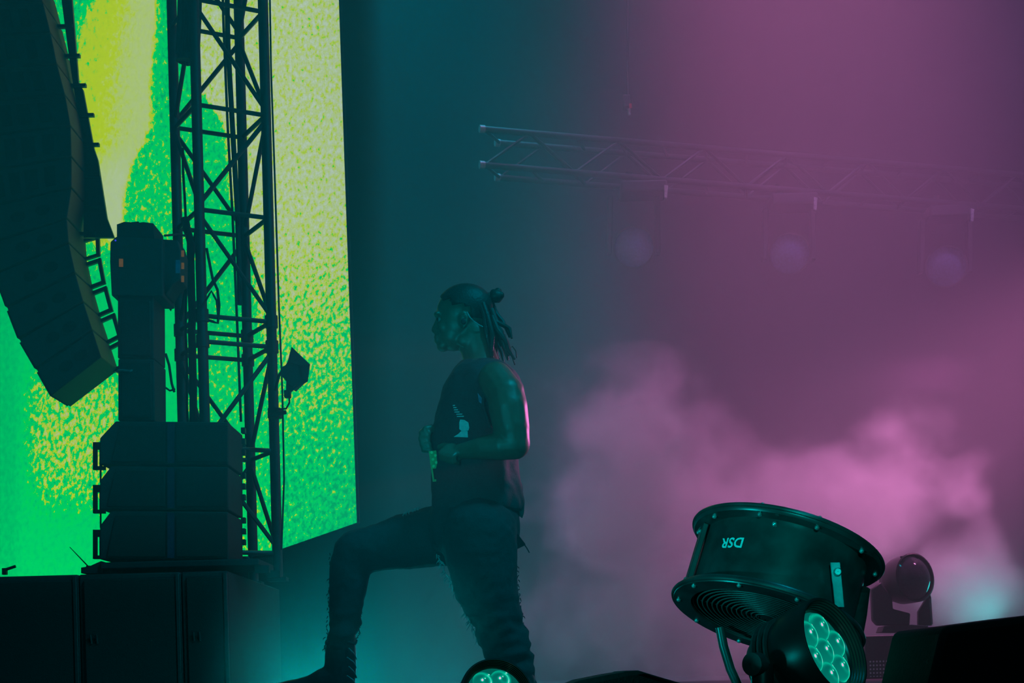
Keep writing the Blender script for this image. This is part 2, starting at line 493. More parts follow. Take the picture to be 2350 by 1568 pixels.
# ------------------------------------------------------------------ lattice tower
def lattice_tower():
    dA, s, ang = 8.9, 0.414, R(29)
    A0 = P(451, 240, dA); A = Vector((A0.x, A0.y))
    cs, sn = math.cos(ang), math.sin(ang)
    Lg = {'A': A, 'B': A + s * Vector((cs, sn)), 'D': A + s * Vector((-sn, cs))}
    Lg['C'] = Lg['B'] + Lg['D'] - A
    ctr = sum(Lg.values(), Vector((0, 0))) / 4
    root = thing('lattice_tower', (ctr.x, ctr.y, zr), 'tall black four-legged lattice tower standing in front of the green screen', 'tower')
    zz = lambda y: P(451, y, dA).z
    ztop, zbot = zz(-140), zr
    for k in 'ABCD':
        p = Lg[k]
        MB().tube([(p.x, p.y, zbot), (p.x, p.y, ztop)], 0.030, 14).build('chord', 'steel', root)
        MB().box((p.x, p.y, zbot + 0.012), (0.11, 0.11, 0.024)).build('foot_plate', 'steel', root, bevel=0.003)
    rings1 = [zz(y) for y in (-246, -3, 240, 481, 725)]
    rings2 = [zz(y) for y in (784, 1028, 1268)]
    br = 0.0135

    def bar(p, z0, q, z1, nm, r=br):
        MB().tube([(p.x, p.y, z0), (q.x, q.y, z1)], r, 8).build(nm, 'steel', root)
    for z in rings1[1:] + rings2:
        for a, b in ('AB', 'BC', 'CD', 'DA'): bar(Lg[a], z, Lg[b], z, 'rung')
    seq = [(rings1[i], rings1[i + 1], i) for i in range(4)] + [(rings2[0], rings2[1], 2), (rings2[1], rings2[2], 3)]
    for zt, zb, i in seq:
        flip = i % 2 == 0
        for a, b in (('A', 'B'), ('C', 'D'), ('C', 'B'), ('A', 'D')):
            if flip: a, b = b, a
            bar(Lg[a], zt - 0.03, Lg[b], zb + 0.03, 'diagonal_brace')
    for k in 'ABCD':                                  # section couplers
        p = Lg[k]
        for z in (zz(725), zz(784)):
            MB().tube([(p.x, p.y, z - 0.035), (p.x, p.y, z + 0.035)], 0.038, 12).build('coupler', 'steel', root)
    return Lg


TW = lattice_tower()


def cable(pts, r_px, label, name='cable', wob=0.0, m='rubber', cat='cable', group=None):
    q = []
    for (x0, y0, d0), (x1, y1, d1) in zip(pts, pts[1:]):
        n = max(2, int(math.hypot(x1 - x0, y1 - y0) / 40))
        for i in range(n):
            t = i / n; q.append(P(x0 + (x1 - x0) * t + random.uniform(-wob, wob), y0 + (y1 - y0) * t, d0 + (d1 - d0) * t))
    q.append(P(*pts[-1]))
    return tag(MB().tube(q, r_px * pts[0][2] / F, 8).build(name, m), label, cat, group)


cable([(508, -140, 9.02), (513, 60, 9.02), (523, 300, 9.02), (534, 500, 9.02), (545, 760, 9.02), (553, 968, 9.02)], 3.0, 'thin cable running down inside the lattice tower')
cable([(519, -140, 9.08), (523, 100, 9.08), (534, 300, 9.08), (545, 490, 9.08), (551, 700, 9.08)], 6.0, 'thickest cable hanging straight down the middle of the tower')
cable([(617, -140, 9.0), (622, 160, 9.0), (631, 420, 9.0), (640, 700, 9.0), (648, 900, 9.0), (652, 1100, 9.0), (646, 1262, 9.0)], 2.2, 'thin cable running down outside the right leg of the tower')
cable([(425, 500, 8.98), (438, 560, 8.98), (441, 760, 8.98), (443, 970, 8.98)], 9.0, 'fat taped cable bundle between the two left tower legs', 'cable_bundle', 1.5)
cable([(418, 340, 9.0), (424, 450, 9.0), (430, 560, 9.0), (427, 760, 9.0), (432, 980, 9.0)], 3.0, 'wavy thin cable beside the far left tower leg', wob=2)
cable([(474, 570, 8.86), (488, 640, 8.86), (499, 665, 8.86), (503, 700, 8.86), (500, 742, 8.86), (478, 735, 8.86)], 3.2, 'loop of slack cable clipped to the front tower leg')
cable([(472, 690, 8.84), (485, 668, 8.84), (497, 690, 8.84), (501, 730, 8.84)], 2.4, 'small cable loop below the slack loop on the tower')
cable([(380, 690, 8.9), (392, 712, 8.9), (400, 690, 8.9)], 3.0, 'short cable sagging between the column and the tower')
cable([(380, 812, 8.9), (388, 838, 8.9), (394, 880, 8.9), (400, 900, 8.9)], 3.0, 'knotted cable dangling beside the column')
cable([(380, 890, 8.9), (390, 897, 8.9), (402, 893, 8.9)], 2.2, 'lowest short cable linking the column to the tower')
# dark loom of cables tied off at the top of the tower
lm = thing('cable_loom', P(428, 168, 8.95), 'thick dark loom of cables hanging inside the tower top', 'cable loom')
for i in range(7):
    x = 408 + i * 7.5
    MB().tube([P(x + 8, -140, 8.95 + 0.02 * (i % 3)), P(x + 4, 40, 8.95 + 0.02 * (i % 3)), P(x, 120, 8.95), P(430 + (x - 430) * 0.7, 160 + random.uniform(-18, 8), 8.96)],
              [0.013, 0.014, 0.014, 0.006], 8).build('cable_strand', 'rubber', lm)
MB().tube([P(430, 128, 8.95), P(429, 142, 8.95)], 0.062, 14).build('tie', 'rubber', lm)

# flood light with barn doors clamped to the tower
fl = thing('flood_light', P(680, 860, 8.75), 'small boxy flood light with barn doors clamped outside the tower', 'flood light')
body = poly([(662, 826), (690, 836), (697, 866), (672, 890), (657, 880), (657, 868), (648, 865), (643, 853), (645, 843), (655, 838)], 8.70)
MB().prism(body, (0.0, 0.13, 0.0)).build('housing', 'steel', fl, bevel=0.004)
MB().prism(poly([(669, 796), (711, 836), (690, 840), (660, 830)], 8.69), (0, 0.012, 0)).build('barn_door', 'steel', fl)
MB().prism(poly([(711, 836), (706, 875), (690, 868), (684, 838)], 8.70), (0, 0.012, 0)).build('barn_door', 'steel', fl)
MB().prism(poly([(706, 875), (680, 890), (669, 899), (656, 900), (657, 872), (692, 862)], 8.71), (0, 0.012, 0)).build('barn_door', 'steel', fl)
MB().box(P(660, 905, 8.72), (0.035, 0.05, 0.04)).build('plug', 'rubber', fl, bevel=0.004)
MB().tube([P(664, 912, 8.72), P(664, 925, 8.75), P(657, 938, 8.85), P(640, 940, 8.9)], 0.005).build('lead', 'rubber', fl)
MB().tube([P(648, 852, 8.76), P(640, 862, 8.85), P(632, 895, 8.95)], 0.009).build('bracket', 'steel', fl)
cl = thing('pipe_clamp', P(632, 950, 8.95), 'short pipe clamp sticking out of the right tower leg', 'clamp')
MB().tube([P(617, 954, 8.93), P(657, 946, 8.93)], 0.012, 10).build('spigot', 'steel', cl)
MB().tube([P(631, 938, 8.98), P(631, 960, 8.98)], 0.042, 14).build('collar', 'steel', cl)

# ------------------------------------------------------------------ side speakers on the riser
pl = thing('speaker_dolly', Vector((P(410, 1300, 8.5).x, 8.5, zr)), 'low black dolly carrying the stack of side speakers', 'dolly')
z0 = P(400, 1287.5, 8.3).z
a_, b_ = P(232, 1300, 8.3).x, P(628, 1300, 8.8).x
MB().box(((a_ + b_) / 2, 8.54, z0 - 0.018), (b_ - a_, 0.52, 0.036)).build('platform', 'black', pl, bevel=0.006)
for x in (250, 420, 600):
    for y in (8.34, 8.74):
        MB().box((P(x, 1310, 8.3).x, y, (zr + z0 - 0.036) / 2), (0.075, 0.06, max(0.01, z0 - 0.036 - zr))).build('skid', 'black', pl)
MB().prism(poly([(186, 1303), (205, 1300), (232, 1288), (236, 1316), (186, 1316)], 8.3), (0, 0.35, 0)).build('ramp_end', 'black', pl)


def side_cabinet(ytop, ybot, ychA, ychB, yb0, yb1, first, label):
    d = 8.3
    t = thing('side_speaker', Vector((P(400, ybot, d).x, d + 0.22, P(400, ybot, d).z)), label, 'speaker', 'stacked side speakers on the riser')
    xl = 265 if first else 255
    pts = [(xl, ytop), (556, ytop + 1), (557, ybot - 1.5), (229, ybot - 1.5), (229, ychB)]
    MB().prism(block(pts, d, 0.45, 500, 9999), (0, 0.45, 0)).build('enclosure', 'black', t, bevel=0.006)
    MB().prism(poly([(404, ytop + 8), (522, ytop + 8), (522, ybot - 8), (404, ybot - 8)], d - 0.012), (0, 0.014, 0)).build('grille', 'grille', t, bevel=0.003)
    MB().prism(poly([(xl + 10, ytop + 10), (378, ytop + 10), (378, ybot - 8), (xl - 10, ybot - 8)], d - 0.012), (0, 0.014, 0)).build('grille', 'grille', t, bevel=0.003)
    MB().prism(poly([(384, ytop + 4), (399, ytop + 4), (399, ybot - 5), (384, ybot - 5)], d - 0.014), (0, 0.016, 0)).build('gleam_strip', 'violet', t)
    f = MB()                                           # rectangular rigging frame at the rear
    for (xa, ya, xb, yb) in ((213, yb0, 221, yb1), (213, yb0, 232, yb0 + 16), (213, yb1 - 8, 240, yb1), (228, yb0, 232, yb1)):
        f.prism(poly([(xa, ya), (xb, ya), (xb, yb), (xa, yb)], d + 0.05), (0, 0.03, 0))
    f.build('rigging_frame', 'steel', t)
    if not first: MB().tube([P(231, ytop - 4, d + .06), P(231, ychB + 4, d + .06)], 0.005).build('link_bar', 'steel', t)
    r = MB()
    for i in range(3):
        yy = ytop + 16 + i * 25
        r.box(P(559, yy + 6, d + 0.44), (0.022, 0.05, 0.03))
    r.build('latch', 'steel', t)


side_cabinet(967, 1068, 0, 1006, 1015, 1078, True, 'top black speaker of the three stacked on the riser, under the column')
side_cabinet(1070, 1171, 0, 1104, 1113, 1178, False, 'middle black speaker of the three stacked on the riser')
side_cabinet(1173, 1286, 0, 1207, 1216, 1283, False, 'bottom black speaker of the three stacked, resting on the dolly')

co = thing('speaker_column', Vector((P(324, 965, 8.36).x, 8.5, P(324, 966, 8.36).z)), 'narrow tall black column standing on the stacked side speakers', 'column')
MB().prism(block([(270, 680), (378, 680), (379, 822), (270, 822)], 8.36, .28, 330, 9999), (0, 0.28, 0)).build('upper_section', 'black', co, bevel=0.006)
MB().prism(block([(271, 824), (380, 824), (381, 966), (271, 966)], 8.36, .28, 330, 9999), (0, 0.28, 0)).build('lower_section', 'black', co, bevel=0.006)
MB().prism(poly([(278, 690), (344, 690), (345, 815), (278, 815)], 8.348), (0, 0.014, 0)).build('front_grille', 'grille', co, bevel=0.003)
MB().prism(poly([(279, 832), (346, 832), (347, 958), (279, 958)], 8.348), (0, 0.014, 0)).build('front_grille', 'grille', co, bevel=0.003)
MB().tube([P(272, 850, 8.355), P(284, 850, 8.335), P(298, 852, 8.335), P(304, 850, 8.355)], 0.006).build('handle', 'grey', co)

hd = thing('motor_unit', Vector((P(325, 680, 8.36).x, 8.5, P(325, 680, 8.36).z)), 'boxy black unit with small orange tags on top of the narrow column', 'equipment box')
MB().prism(block([(253, 555), (266, 543), (400, 547), (400, 679), (256, 679), (252, 600)], 8.34, .3, 330, 9999), (0, 0.3, 0)).build('housing', 'black', hd, bevel=0.006)
cv = MB()
top = [(268, 545), (268, 515), (285, 509), (300, 510), (318, 508), (336, 511), (352, 509), (374, 512), (376, 546)]
cv.prism(block(top, 8.36, .24, 330, 9999), (0, 0.24, 0)); cv.build('cloth_cover', 'drape', hd, bevel=0.008)
MB().prism(block([(370, 549), (424, 550), (431, 575), (430, 640), (414, 652), (400, 676), (370, 676)], 8.40, .2, 390, 9999), (0, 0.2, 0)).build('connector_box', 'black', hd, bevel=0.005)
MB().tube([P(378, 541, 8.4), P(408, 538, 8.5), P(425, 541, 8.6)], 0.006).build('lead', 'rubber', hd)
MB().prism(poly([(273, 594), (282, 594), (282, 612), (273, 612)], 8.334), (0, 0.006, 0)).build('orange_tag', 'orange', hd)
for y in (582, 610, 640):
    MB().prism(poly([(416, y - 7), (422, y - 7), (422, y + 7), (416, y + 7)], 8.30), (0, 0.006, 0)).build('orange_tag', 'orange', hd)
MB().prism(poly([(403, 597), (413, 597), (413, 627), (403, 627)], 8.30), (0, 0.006, 0)).build('label_plate', 'bluelab', hd)
MB().ball(P(265, 552, 8.335), 0.005, 8, 6).build('indicator', 'led_blue', hd)

an = thing('whip_antenna', P(204, 1303, 8.5), 'thin whip antenna leaning at the left end of the dolly', 'antenna')
MB().tube([P(204, 1302, 8.5), P(160, 1256, 8.5)], [0.004, 0.002], 6).build('rod', 'rubber', an)
MB().box(P(203, 1303, 8.5), (0.02, 0.02, 0.02)).build('socket', 'rubber', an)
ms = thing('clamp_stub', Vector((P(12, 1318, 8.5).x, 8.5, zr)), 'small bent pipe stub standing at the left end of the riser', 'pipe stub')
MB().box(P(11, 1312, 8.5), (0.022, 0.03, 0.035)).build('foot', 'steel', ms)
MB().tube([P(11, 1308, 8.5), P(18, 1306, 8.5), P(36, 1300, 8.5)], 0.008).build('arm', 'steel', ms)

# ------------------------------------------------------------------ flown line array
def line_array():
    # pixel outline of the hanging curve, taken at the depth it hangs at
    # (front edge, rear edge) pixel corners of the joints from the bottom up
    n = 15
    rear = [(272, 852), (252, 790), (232, 728), (214, 664), (200, 598), (196, 545), (206, 477), (206, 409), (204, 341), (192, 273), (174, 205), (160, 137), (143, 69), (125, 1),
            (108, -67), (92, -135)]
    front = [(140, 940), (104, 879), (64, 813), (36, 743), (8, 669), (-14, 605), (-35, 528), (-55, 450), (-70, 370), (-80, 292), (-90, 218), (-100, 146), (-110, 78), (-118, 10), (-124, -58), (-130, -126)]
    front = [(x - 24, y) for x, y in front]
    ords = ['lowest', 'second lowest', 'third lowest', 'fourth lowest', 'fifth lowest', 'sixth lowest', 'seventh lowest', 'eighth lowest', 'ninth lowest',
            'tenth lowest', 'eleventh lowest', 'twelfth lowest', 'thirteenth lowest', 'fourteenth lowest', 'topmost']
    d0, dep = 9.7, 0.42
    outer = [(152, -150), (165, 0), (180, 190), (190, 205), (215, 340), (224, 366), (245, 500), (262, 545)]
    inner = [(126, -150), (141, 0), (165, 180), (180, 262), (190, 340), (192, 545)]
    for i in range(n):
        f0, f1, r0, r1 = [Vector(q) for q in (front[i], front[i + 1], rear[i], rear[i + 1])]
        mix = lambda s, t: (f0 * (1 - t) + f1 * t) * (1 - s) + (r0 * (1 - t) + r1 * t) * s
        pp = lambda s, t, d: (lambda m_: Vector((P(m_.x, m_.y, d0 + dep * s).x, d, P(m_.x, m_.y, d0 + dep).z)))(mix(s, t))
        t_ = thing('line_array_speaker', (f0.lerp(r0, .5) and P(*f0.lerp(r0, .5), d0 + dep / 2)), ords[i].capitalize() + ' black cabinet of the curved speaker array hanging before the screen', 'speaker', 'cabinets of the flown speaker array')
        MB().prism([pp(0.03, .03, d0), pp(1, .03, d0), pp(1, .97, d0), pp(0.03, .97, d0)], (0, dep, 0)).build('enclosure', 'cabinet', t_, bevel=0.006)
        MB().prism([pp(0, .08, d0 + .02), pp(0.05, .08, d0 + .02), pp(0.05, .92, d0 + .02), pp(0, .92, d0 + .02)], (0, dep - .04, 0)).build('front_grille', 'grille', t_)
        # side pockets and ports
        if i < 6:
            for s0 in (0.45, 0.72):
                c = mix(s0, .5); a = (r0 - f0).normalized(); b = Vector((-a.y, a.x))
                ring = []
                for k in range(16):
                    an_ = 2 * math.pi * k / 16
                    q = c + a * 17 * math.cos(an_) + b * 11 * math.sin(an_)
                    ring.append(Vector((P(q.x, q.y, d0 + dep * s0).x, d0 - 0.006, P(q.x, q.y, d0 + dep).z)))
                MB().prism(ring, (0, 0.012, 0)).build('port', 'grille', t_)
        else:
            for s0, wd in ((0.30, .10), (0.46, .10), (0.62, .12), (0.80, .10)):
                MB().prism([pp(s0 - wd / 2, .2, d0 - .008), pp(s0 + wd / 2, .2, d0 - .008), pp(s0 + wd / 2, .8, d0 - .008), pp(s0 - wd / 2, .8, d0 - .008)], (0, .014, 0)).build('side_pocket', 'grille', t_)
        # rear rigging frame: open rectangle of flat bar
        fr_ = MB(); e = (rear[i][0] - front[i][0], rear[i][1] - front[i][1]); L_ = math.hypot(*e)
        q = lambda s, t: (lambda m_: P(m_.x, m_.y, d0 + dep - .05))(mix(1 + s / L_, t))
        wdt = 30
        if i < 5:
            for (s0, t0, s1, t1) in ((wdt - 8, .05, wdt, .95), (-12, .05, wdt, .17), (-12, .83, wdt, .95)):
                fr_.prism([q(s0, t0), q(s1, t0), q(s1, t1), q(s0, t1)], (0, 0.03, 0))
        else:
            y0, y1 = rear[i][1], rear[i + 1][1] + 1
            ed = [(lerp_poly(inner, y0), y0), (lerp_poly(outer, y0), y0)] + [p for p in reversed(outer) if y1 < p[1] < y0] + [(lerp_poly(outer, y1), y1), (lerp_poly(inner, y1), y1)]
            fr_.prism(poly(ed, d0 + .3), (0, 0.03, 0))
            fr_.box(P(rear[i][0] + 6, rear[i][1] - 8, d0 + .3), (.10, .03, .02))
        fr_.build('rigging_frame', 'steel', t_)
        if i == 0:
            MB().prism([P(262, 852, d0 - .02), P(285, 846, d0 - .02), P(298, 850, d0 - .02), P(276, 858, d0 - .02)], (0, 0.05, 0)).build('end_bracket', 'grey', t_)


line_array()

# ------------------------------------------------------------------ overhead truss with hanging moving heads
def truss_d(x): return 12.0 + 1.5 * (x - 1110) / 1240


def overhead_truss():
    q = lambda x, y: P(x, y, truss_d(x))
    ch = [((1112, 297), (2420, 408)), ((1146, 288), (2420, 396)), ((1112, 379), (2420, 486)), ((1146, 370), (2420, 474))]
    root = thing('overhead_truss', q(1128, 379), 'long horizontal truss hanging high in the purple haze', 'truss')
    offs = [0.0, 0.4, 0.0, 0.4]
    pts = []
    for (a, b), o in zip(ch, offs):
        A, B = q(*a) + Vector((0, o, 0)), q(*b) + Vector((0, o, 0)); pts.append((A, B))
        MB().tube([A, B], 0.025, 10).build('chord', 'alu', root)
        MB().tube([A - (B - A).normalized() * 0.04, A], 0.03, 10).build('end_fitting', 'grey', root)
    n = 14
    for i in range(n):
        t0, t1 = i / n, (i + 1) / n
        for a, b in ((0, 2), (1, 3)):
            A, B = (pts[a], pts[b]) if i % 2 else (pts[b], pts[a])
            MB().tube([A[0].lerp(A[1], t0), B[0].lerp(B[1], t1)], 0.013, 6).build('diagonal_brace', 'alu', root)
        for a, b in ((0, 1), (2, 3)):
            MB().tube([pts[a][0].lerp(pts[a][1], t0), pts[b][0].lerp(pts[b][1], t0)], 0.013, 6).build('rung', 'alu', root)


overhead_truss()


def hanging_head(x, y, lx, ly, d, label):
    t = thing('hanging_moving_head', P(x, y + 140, d), label, 'stage light', 'moving heads under the overhead truss')
    s = d / F
    MB().box(P(x, y, d), (105 * s, 0.28, 26 * s)).build('base', 'alu', t, bevel=0.015)
    MB().prism(poly([(x + 50, y - 14), (x + 58, y - 12), (x + 56, y + 16), (x + 50, y + 14)], d - .16), (0, .04, 0)).build('end_cap', 'bolt', t)
    for sx in (-1, 1):
        MB().prism(poly([(lx + sx * 54 - 6, y + 12), (lx + sx * 54 + 6, y + 12), (lx + sx * 56 + 5, ly + 12), (lx + sx * 56 - 5, ly + 12)], d), (0, .1, 0)).build('yoke_arm', 'alu', t, bevel=0.008)
    c = P(lx, ly, d); n = (Vector((0, 0, ZC)) - c).normalized(); u, v, n = frame_of(n)
    r = 47 * s
    MB().lathe([(0, -.34), (r * .8, -.33), (r * .95, -.2), (r * 1.02, 0), (r * 1.02, .05), (r * .95, .05), (r * .95, 0.0), (0, 0.0)], c, u, v, n, 32).build('head', 'alu', t)
    MB().lathe([(r * .94, .01), (r * .6, .035), (r * .3, .045), (0.001, .05)], c, u, v, n, 32).build('lens', 'bluelab', t)
    MB().tube([P(x - 30, y - 10, d), P(x - 30, y - 42, d)], 0.03).build('hook_clamp', 'alu', t)


hanging_head(1475, 438, 1455, 568, truss_d(1475), 'moving head light hanging in the haze, first from the left under the truss')
hanging_head(1818, 466, 1812, 583, truss_d(1818), 'moving head light hanging in the haze, middle one under the truss')
hanging_head(2178, 492, 2172, 612, truss_d(2178), 'moving head light hanging in the haze, last at the right under the truss')
hk = thing('chain_hoist', P(1440, 262, 12.2), 'small hoist with a red tag hanging above the overhead truss', 'hoist')
MB().box(P(1438, 235, 12.2), (0.06, 0.08, 0.10)).build('body', 'alu', hk, bevel=0.01)
MB().box(P(1447, 243, 12.15), (0.02, 0.01, 0.035)).build('red_tag', mat('red_tape', (0.6, 0.02, 0.05), 0.6), hk)
MB().tube([P(1441, -120, 12.2), P(1440, 235, 12.2)], 0.008, 6).build('chain', 'alu', hk)
MB().tube([P(1443, 246, 12.2), P(1444, 264, 12.2)], 0.012, 8).build('hook', 'bolt', hk)

# ------------------------------------------------------------------ performer
from mathutils import noise as mnoise
DP = 6.0
PX = DP / F


def Q(x, y, dy=0.0): return P(x, y, DP + dy)


def fuse(mb, voxel, smooth=6, factor=0.5):
    """one continuous skin around overlapping closed pieces"""
    me = bpy.data.meshes.new('tmp'); me.from_pydata(mb.v, [], mb.f)
    bm = bmesh.new(); bm.from_mesh(me); bmesh.ops.recalc_face_normals(bm, faces=bm.faces); bm.to_mesh(me); bm.free()
    o = bpy.data.objects.new('tmp', me); COL.objects.link(o)
    r = o.modifiers.new('r', 'REMESH'); r.mode = 'VOXEL'; r.voxel_size = voxel
    s = o.modifiers.new('s', 'SMOOTH'); s.iterations = smooth; s.factor = factor
    dg = bpy.context.evaluated_depsgraph_get()
    e = o.evaluated_get(dg); m2 = e.to_mesh()
    out = MB(); out.v = [v.co.copy() for v in m2.vertices]; out.f = [tuple(p.vertices) for p in m2.polygons]
    nr = [v.normal.copy() for v in m2.vertices]
    e.to_mesh_clear(); bpy.data.objects.remove(o); bpy.data.meshes.remove(me)
    out.n = nr
    return out


def chain(mb, lst, seg=14):
    """(px, py, depth offset, radius px)"""
    pts = [Q(a, b, c) for a, b, c, r in lst]; rad = [r * (DP + c) / F for a, b, c, r in lst]
    mb.capsule(pts, rad, seg)


def person():
    root = thing('person', Vector((Q(1000, 1500).x, DP, 0)), 'performer in black sleeveless vest and frayed trousers lunging to the left, hands at belly', 'person')
    # ---- body: head, neck, torso core, arms, hands, legs as one surface
    b = MB()
    e = lambda x, y, dy, rx, ry, rz, rot=None: b.ball(Q(x, y, dy), (rx * PX, ry * PX, rz * PX), 24, 16, rot)
    tilt = Matrix.Rotation(R(12), 3, 'Y')
    e(1062, 716, 0, 60, 45, 56)                        # skull
    e(1050, 745, 0, 47, 41, 50)                        # face block
    e(1040, 772, 0, 36, 34, 34, tilt)                  # jaw
    e(1017, 795, 0, 15, 19, 13)                        # chin
    for sy in (-1, 1):
        e(1020, 752, sy * .030, 16, 14, 14)            # cheekbones
        e(1004, 722, sy * .024, 9, 16, 7)              # brow
        e(1064, 736, sy * .074, 10, 5, 16)             # ears
        chain(b, [(1058, 724, sy * .08, 3), (1066, 720, sy * .084, 3.5), (1073, 727, sy * .084, 3.5), (1071, 742, sy * .082, 3), (1063, 752, sy * .078, 3.5)], 8)
        e(1070, 780, sy * .045, 22, 10, 18)            # jaw angle
    chain(b, [(1006, 733, 0, 6), (1002, 747, 0, 8), (998, 757, 0, 9)], 10)     # nose
    for sy in (-1, 1): e(1003, 759, sy * .012, 7, 6, 5)
    e(1003, 774, 0, 8, 15, 5); e(1004, 783, 0, 8, 14, 5.5)   # lips
    chain(b, [(1088, 770, 0, 40), (1100, 815, 0, 39), (1108, 850, 0, 44)], 20)  # neck
    tor = [(835, 1062, 1150, .10), (862, 1042, 1172, .145), (900, 1030, 1186, .15), (950, 1022, 1184, .145), (1010, 1012, 1172, .13), (1080, 1010, 1170, .125), (1150, 1006, 1178, .13), (1230, 1010, 1172, .12)]
    b.loft([(Q((l + r) / 2, y, 0), (r - l) / 2 * PX, ry) for y, l, r, ry in tor])
    # near arm
    chain(b, [(1138, 872, -.165, 42), (1160, 905, -.205, 45), (1166, 935, -.215, 45.5), (1173, 980, -.22, 43), (1181, 1016, -.22, 36)])
    chain(b, [(1182, 1020, -.22, 35), (1150, 1024, -.22, 33), (1110, 1028, -.20, 28), (1072, 1034, -.17, 20), (1056, 1036, -.155, 18)])
    e(1036, 1036, -.135, 24, 15, 19)                   # near palm
    for k, (dx, dz) in enumerate(((0, 0), (6, 4), (13, 7), (20, 9))):
        x0, y0, yy = 1020 + k * 9, 1030 + dz * .9, -.15 - .006 * k
        chain(b, [(x0 + 4, y0, yy, 8.5), (x0 - 8, y0 + 10, yy - .018, 8), (x0 - 6, y0 + 22, yy - .012, 7), (x0 + 4, y0 + 25, yy + .006, 6)], 10)
    chain(b, [(1042, 1026, -.125, 9), (1022, 1022, -.10, 8), (1008, 1026, -.09, 6.5)], 10)
    # far arm
    chain(b, [(1090, 875, .165, 42), (1075, 930, .215, 43), (1072, 985, .22, 37), (1068, 1010, .21, 32)])
    chain(b, [(1066, 1008, .20, 32), (1040, 1006, .15, 29), (1016, 1006, .07, 22), (1005, 1008, .03, 19)])
    e(992, 1011, -.005, 20, 18, 25)                    # far palm
    for k in range(4):
        y0 = 990 + k * 13; sh = (0, -2, 1, 5)[k]
        chain(b, [(984 + sh, y0, -.005, 9), (969 + sh, y0 + 2, -.03, 8.5), (968 + sh, y0 + 4, -.052, 8), (984 + sh, y0 + 5, -.060, 7)], 10)
    chain(b, [(1000, 990, -.02, 10), (990, 982, -.045, 9), (976, 984, -.058, 7.5)], 10)
    # legs inside the trousers
    chain(b, [(1060, 1225, .09, 58), (930, 1245, .09, 50), (812, 1262, .09, 40), (798, 1360, .09, 32), (786, 1470, .09, 24)])
    chain(b, [(1100, 1225, -.09, 62), (1118, 1350, -.09, 54), (1140, 1420, -.08, 44), (1170, 1500, -.07, 34), (1192, 1570, -.06, 24)])
    body = fuse(b, 0.0055, 4)
    bo = body.build('body', 'skin', root, angle=180)
    for sy in (-1, 1):
        ey = MB().ball(Q(1011, 733, sy * .026), 7.0 * PX, 12, 8).build('eye', 'eye', root)
        MB().ball(Q(1005.5, 733, sy * .027), 4 * PX, 10, 6).build('iris', 'hair', ey)
    # ---- vest
    vb = MB()
    vest = [(828, 1058, 1150, .075), (842, 1043, 1168, .135), (862, 1028, 1188, .165), (890, 1014, 1203, .172), (930, 1004, 1203, .17), (980, 996, 1194, .16), (1030, 992, 1188, .15),
            (1080, 990, 1189, .15), (1120, 989, 1199, .155), (1150, 989, 1203, .16), (1176, 991, 1199, .16)]
    vb.loft([(Q((l + r) / 2, y, 0), (r - l) / 2 * PX, ry) for y, l, r, ry in vest], 40)
    vf = fuse(vb, 0.008, 4)
    for i, p in enumerate(vf.v):
        q = p * 9; f = mnoise.noise(Vector((q.x * 1.3, q.y * 1.3, q.z * 0.5))) * .010 + mnoise.noise(q * 3.5) * .0035
        low = max(0, min(1, (Q(1000, 1100).z - p.z) / .15))
        vf.v[i] = p + vf.n[i] * (f + low * .012 * mnoise.noise(q * 2.3))
    bvh = BVHTree.FromPolygons(vf.v, vf.f)
    vest_o = vf.build('vest', 'vest', root, angle=180)
    tail = MB().prism([Q(1188, 1128, -.02), Q(1204, 1150, -.02), Q(1203, 1172, -.02), Q(1199, 1184, -.02), Q(1188, 1176, -.02)], (0, .10, 0)).build('torn_hem', 'vest', vest_o)
    arm_edge = MB().tube([Q(1128, 842, -.14), Q(1112, 880, -.172), Q(1108, 930, -.178), Q(1124, 980, -.165), Q(1150, 1000, -.13)], 3.5 * PX, 8).build('armhole_edge', 'vest', vest_o)
    cam_o = Vector((0, 0, ZC))

    def on_vest(pts, name, m, off=.004):
        g = MB(); vs = []
        for x, y in pts:
            d = (P(x, y, 5.0) - cam_o).normalized(); h = bvh.ray_cast(cam_o, d)[0]
            if h is None: return
            vs.append(h - d * off)
        g.prism(vs, (0, .003, 0)); return g.build(name, m, vest_o)
    on_vest([(1056, 963), (1066, 964), (1075, 970), (1077, 982), (1075, 988), (1060, 990), (1054, 985), (1054, 970)], 'chest_print', 'printw')
    on_vest([(1058, 990), (1073, 989), (1074, 1004), (1041, 1003), (1052, 996)], 'chest_print', 'printw')
    for i in range(6):
        w_ = 5 + i * 2.2; x0 = 1039 + i * 1.3 + (i > 3) * 3; y0 = 930 + i * 5
        on_vest([(x0, y0), (x0 + w_, y0 - .5), (x0 + w_, y0 + 1.6), (x0, y0 + 1.8)], 'print_stripe', 'printw')
    on_vest([(1096, 902), (1106, 914), (1110, 931), (1099, 922)], 'chest_print', 'bluelab')
    # ---- trousers
    t = MB()
    pel = [(1128, 998, 1184, .135), (1160, 990, 1188, .15), (1200, 984, 1191, .16), (1240, 986, 1190, .158), (1268, 1004, 1184, .13)]
    t.loft([(Q((l + r) / 2, y, 0), (r - l) / 2 * PX, ry) for y, l, r, ry in pel], 36)
    chain(t, [(1062, 1222, .085, 74), (1000, 1232, .09, 70), (930, 1244, .095, 66), (865, 1256, .10, 57), (816, 1264, .10, 51), (804, 1300, .10, 47), (798, 1360, .10, 41), (791, 1420, .10, 38.5), (784, 1474, .10, 35)], 20)
    chain(t, [(1100, 1222, -.085, 88), (1103, 1270, -.088, 86), (1110, 1310, -.088, 79), (1119, 1350, -.085, 73), (1133, 1400, -.08, 64), (1149, 1450, -.075, 57), (1170, 1500, -.07, 49), (1187, 1545, -.065, 42), (1194, 1580, -.06, 38)], 20)
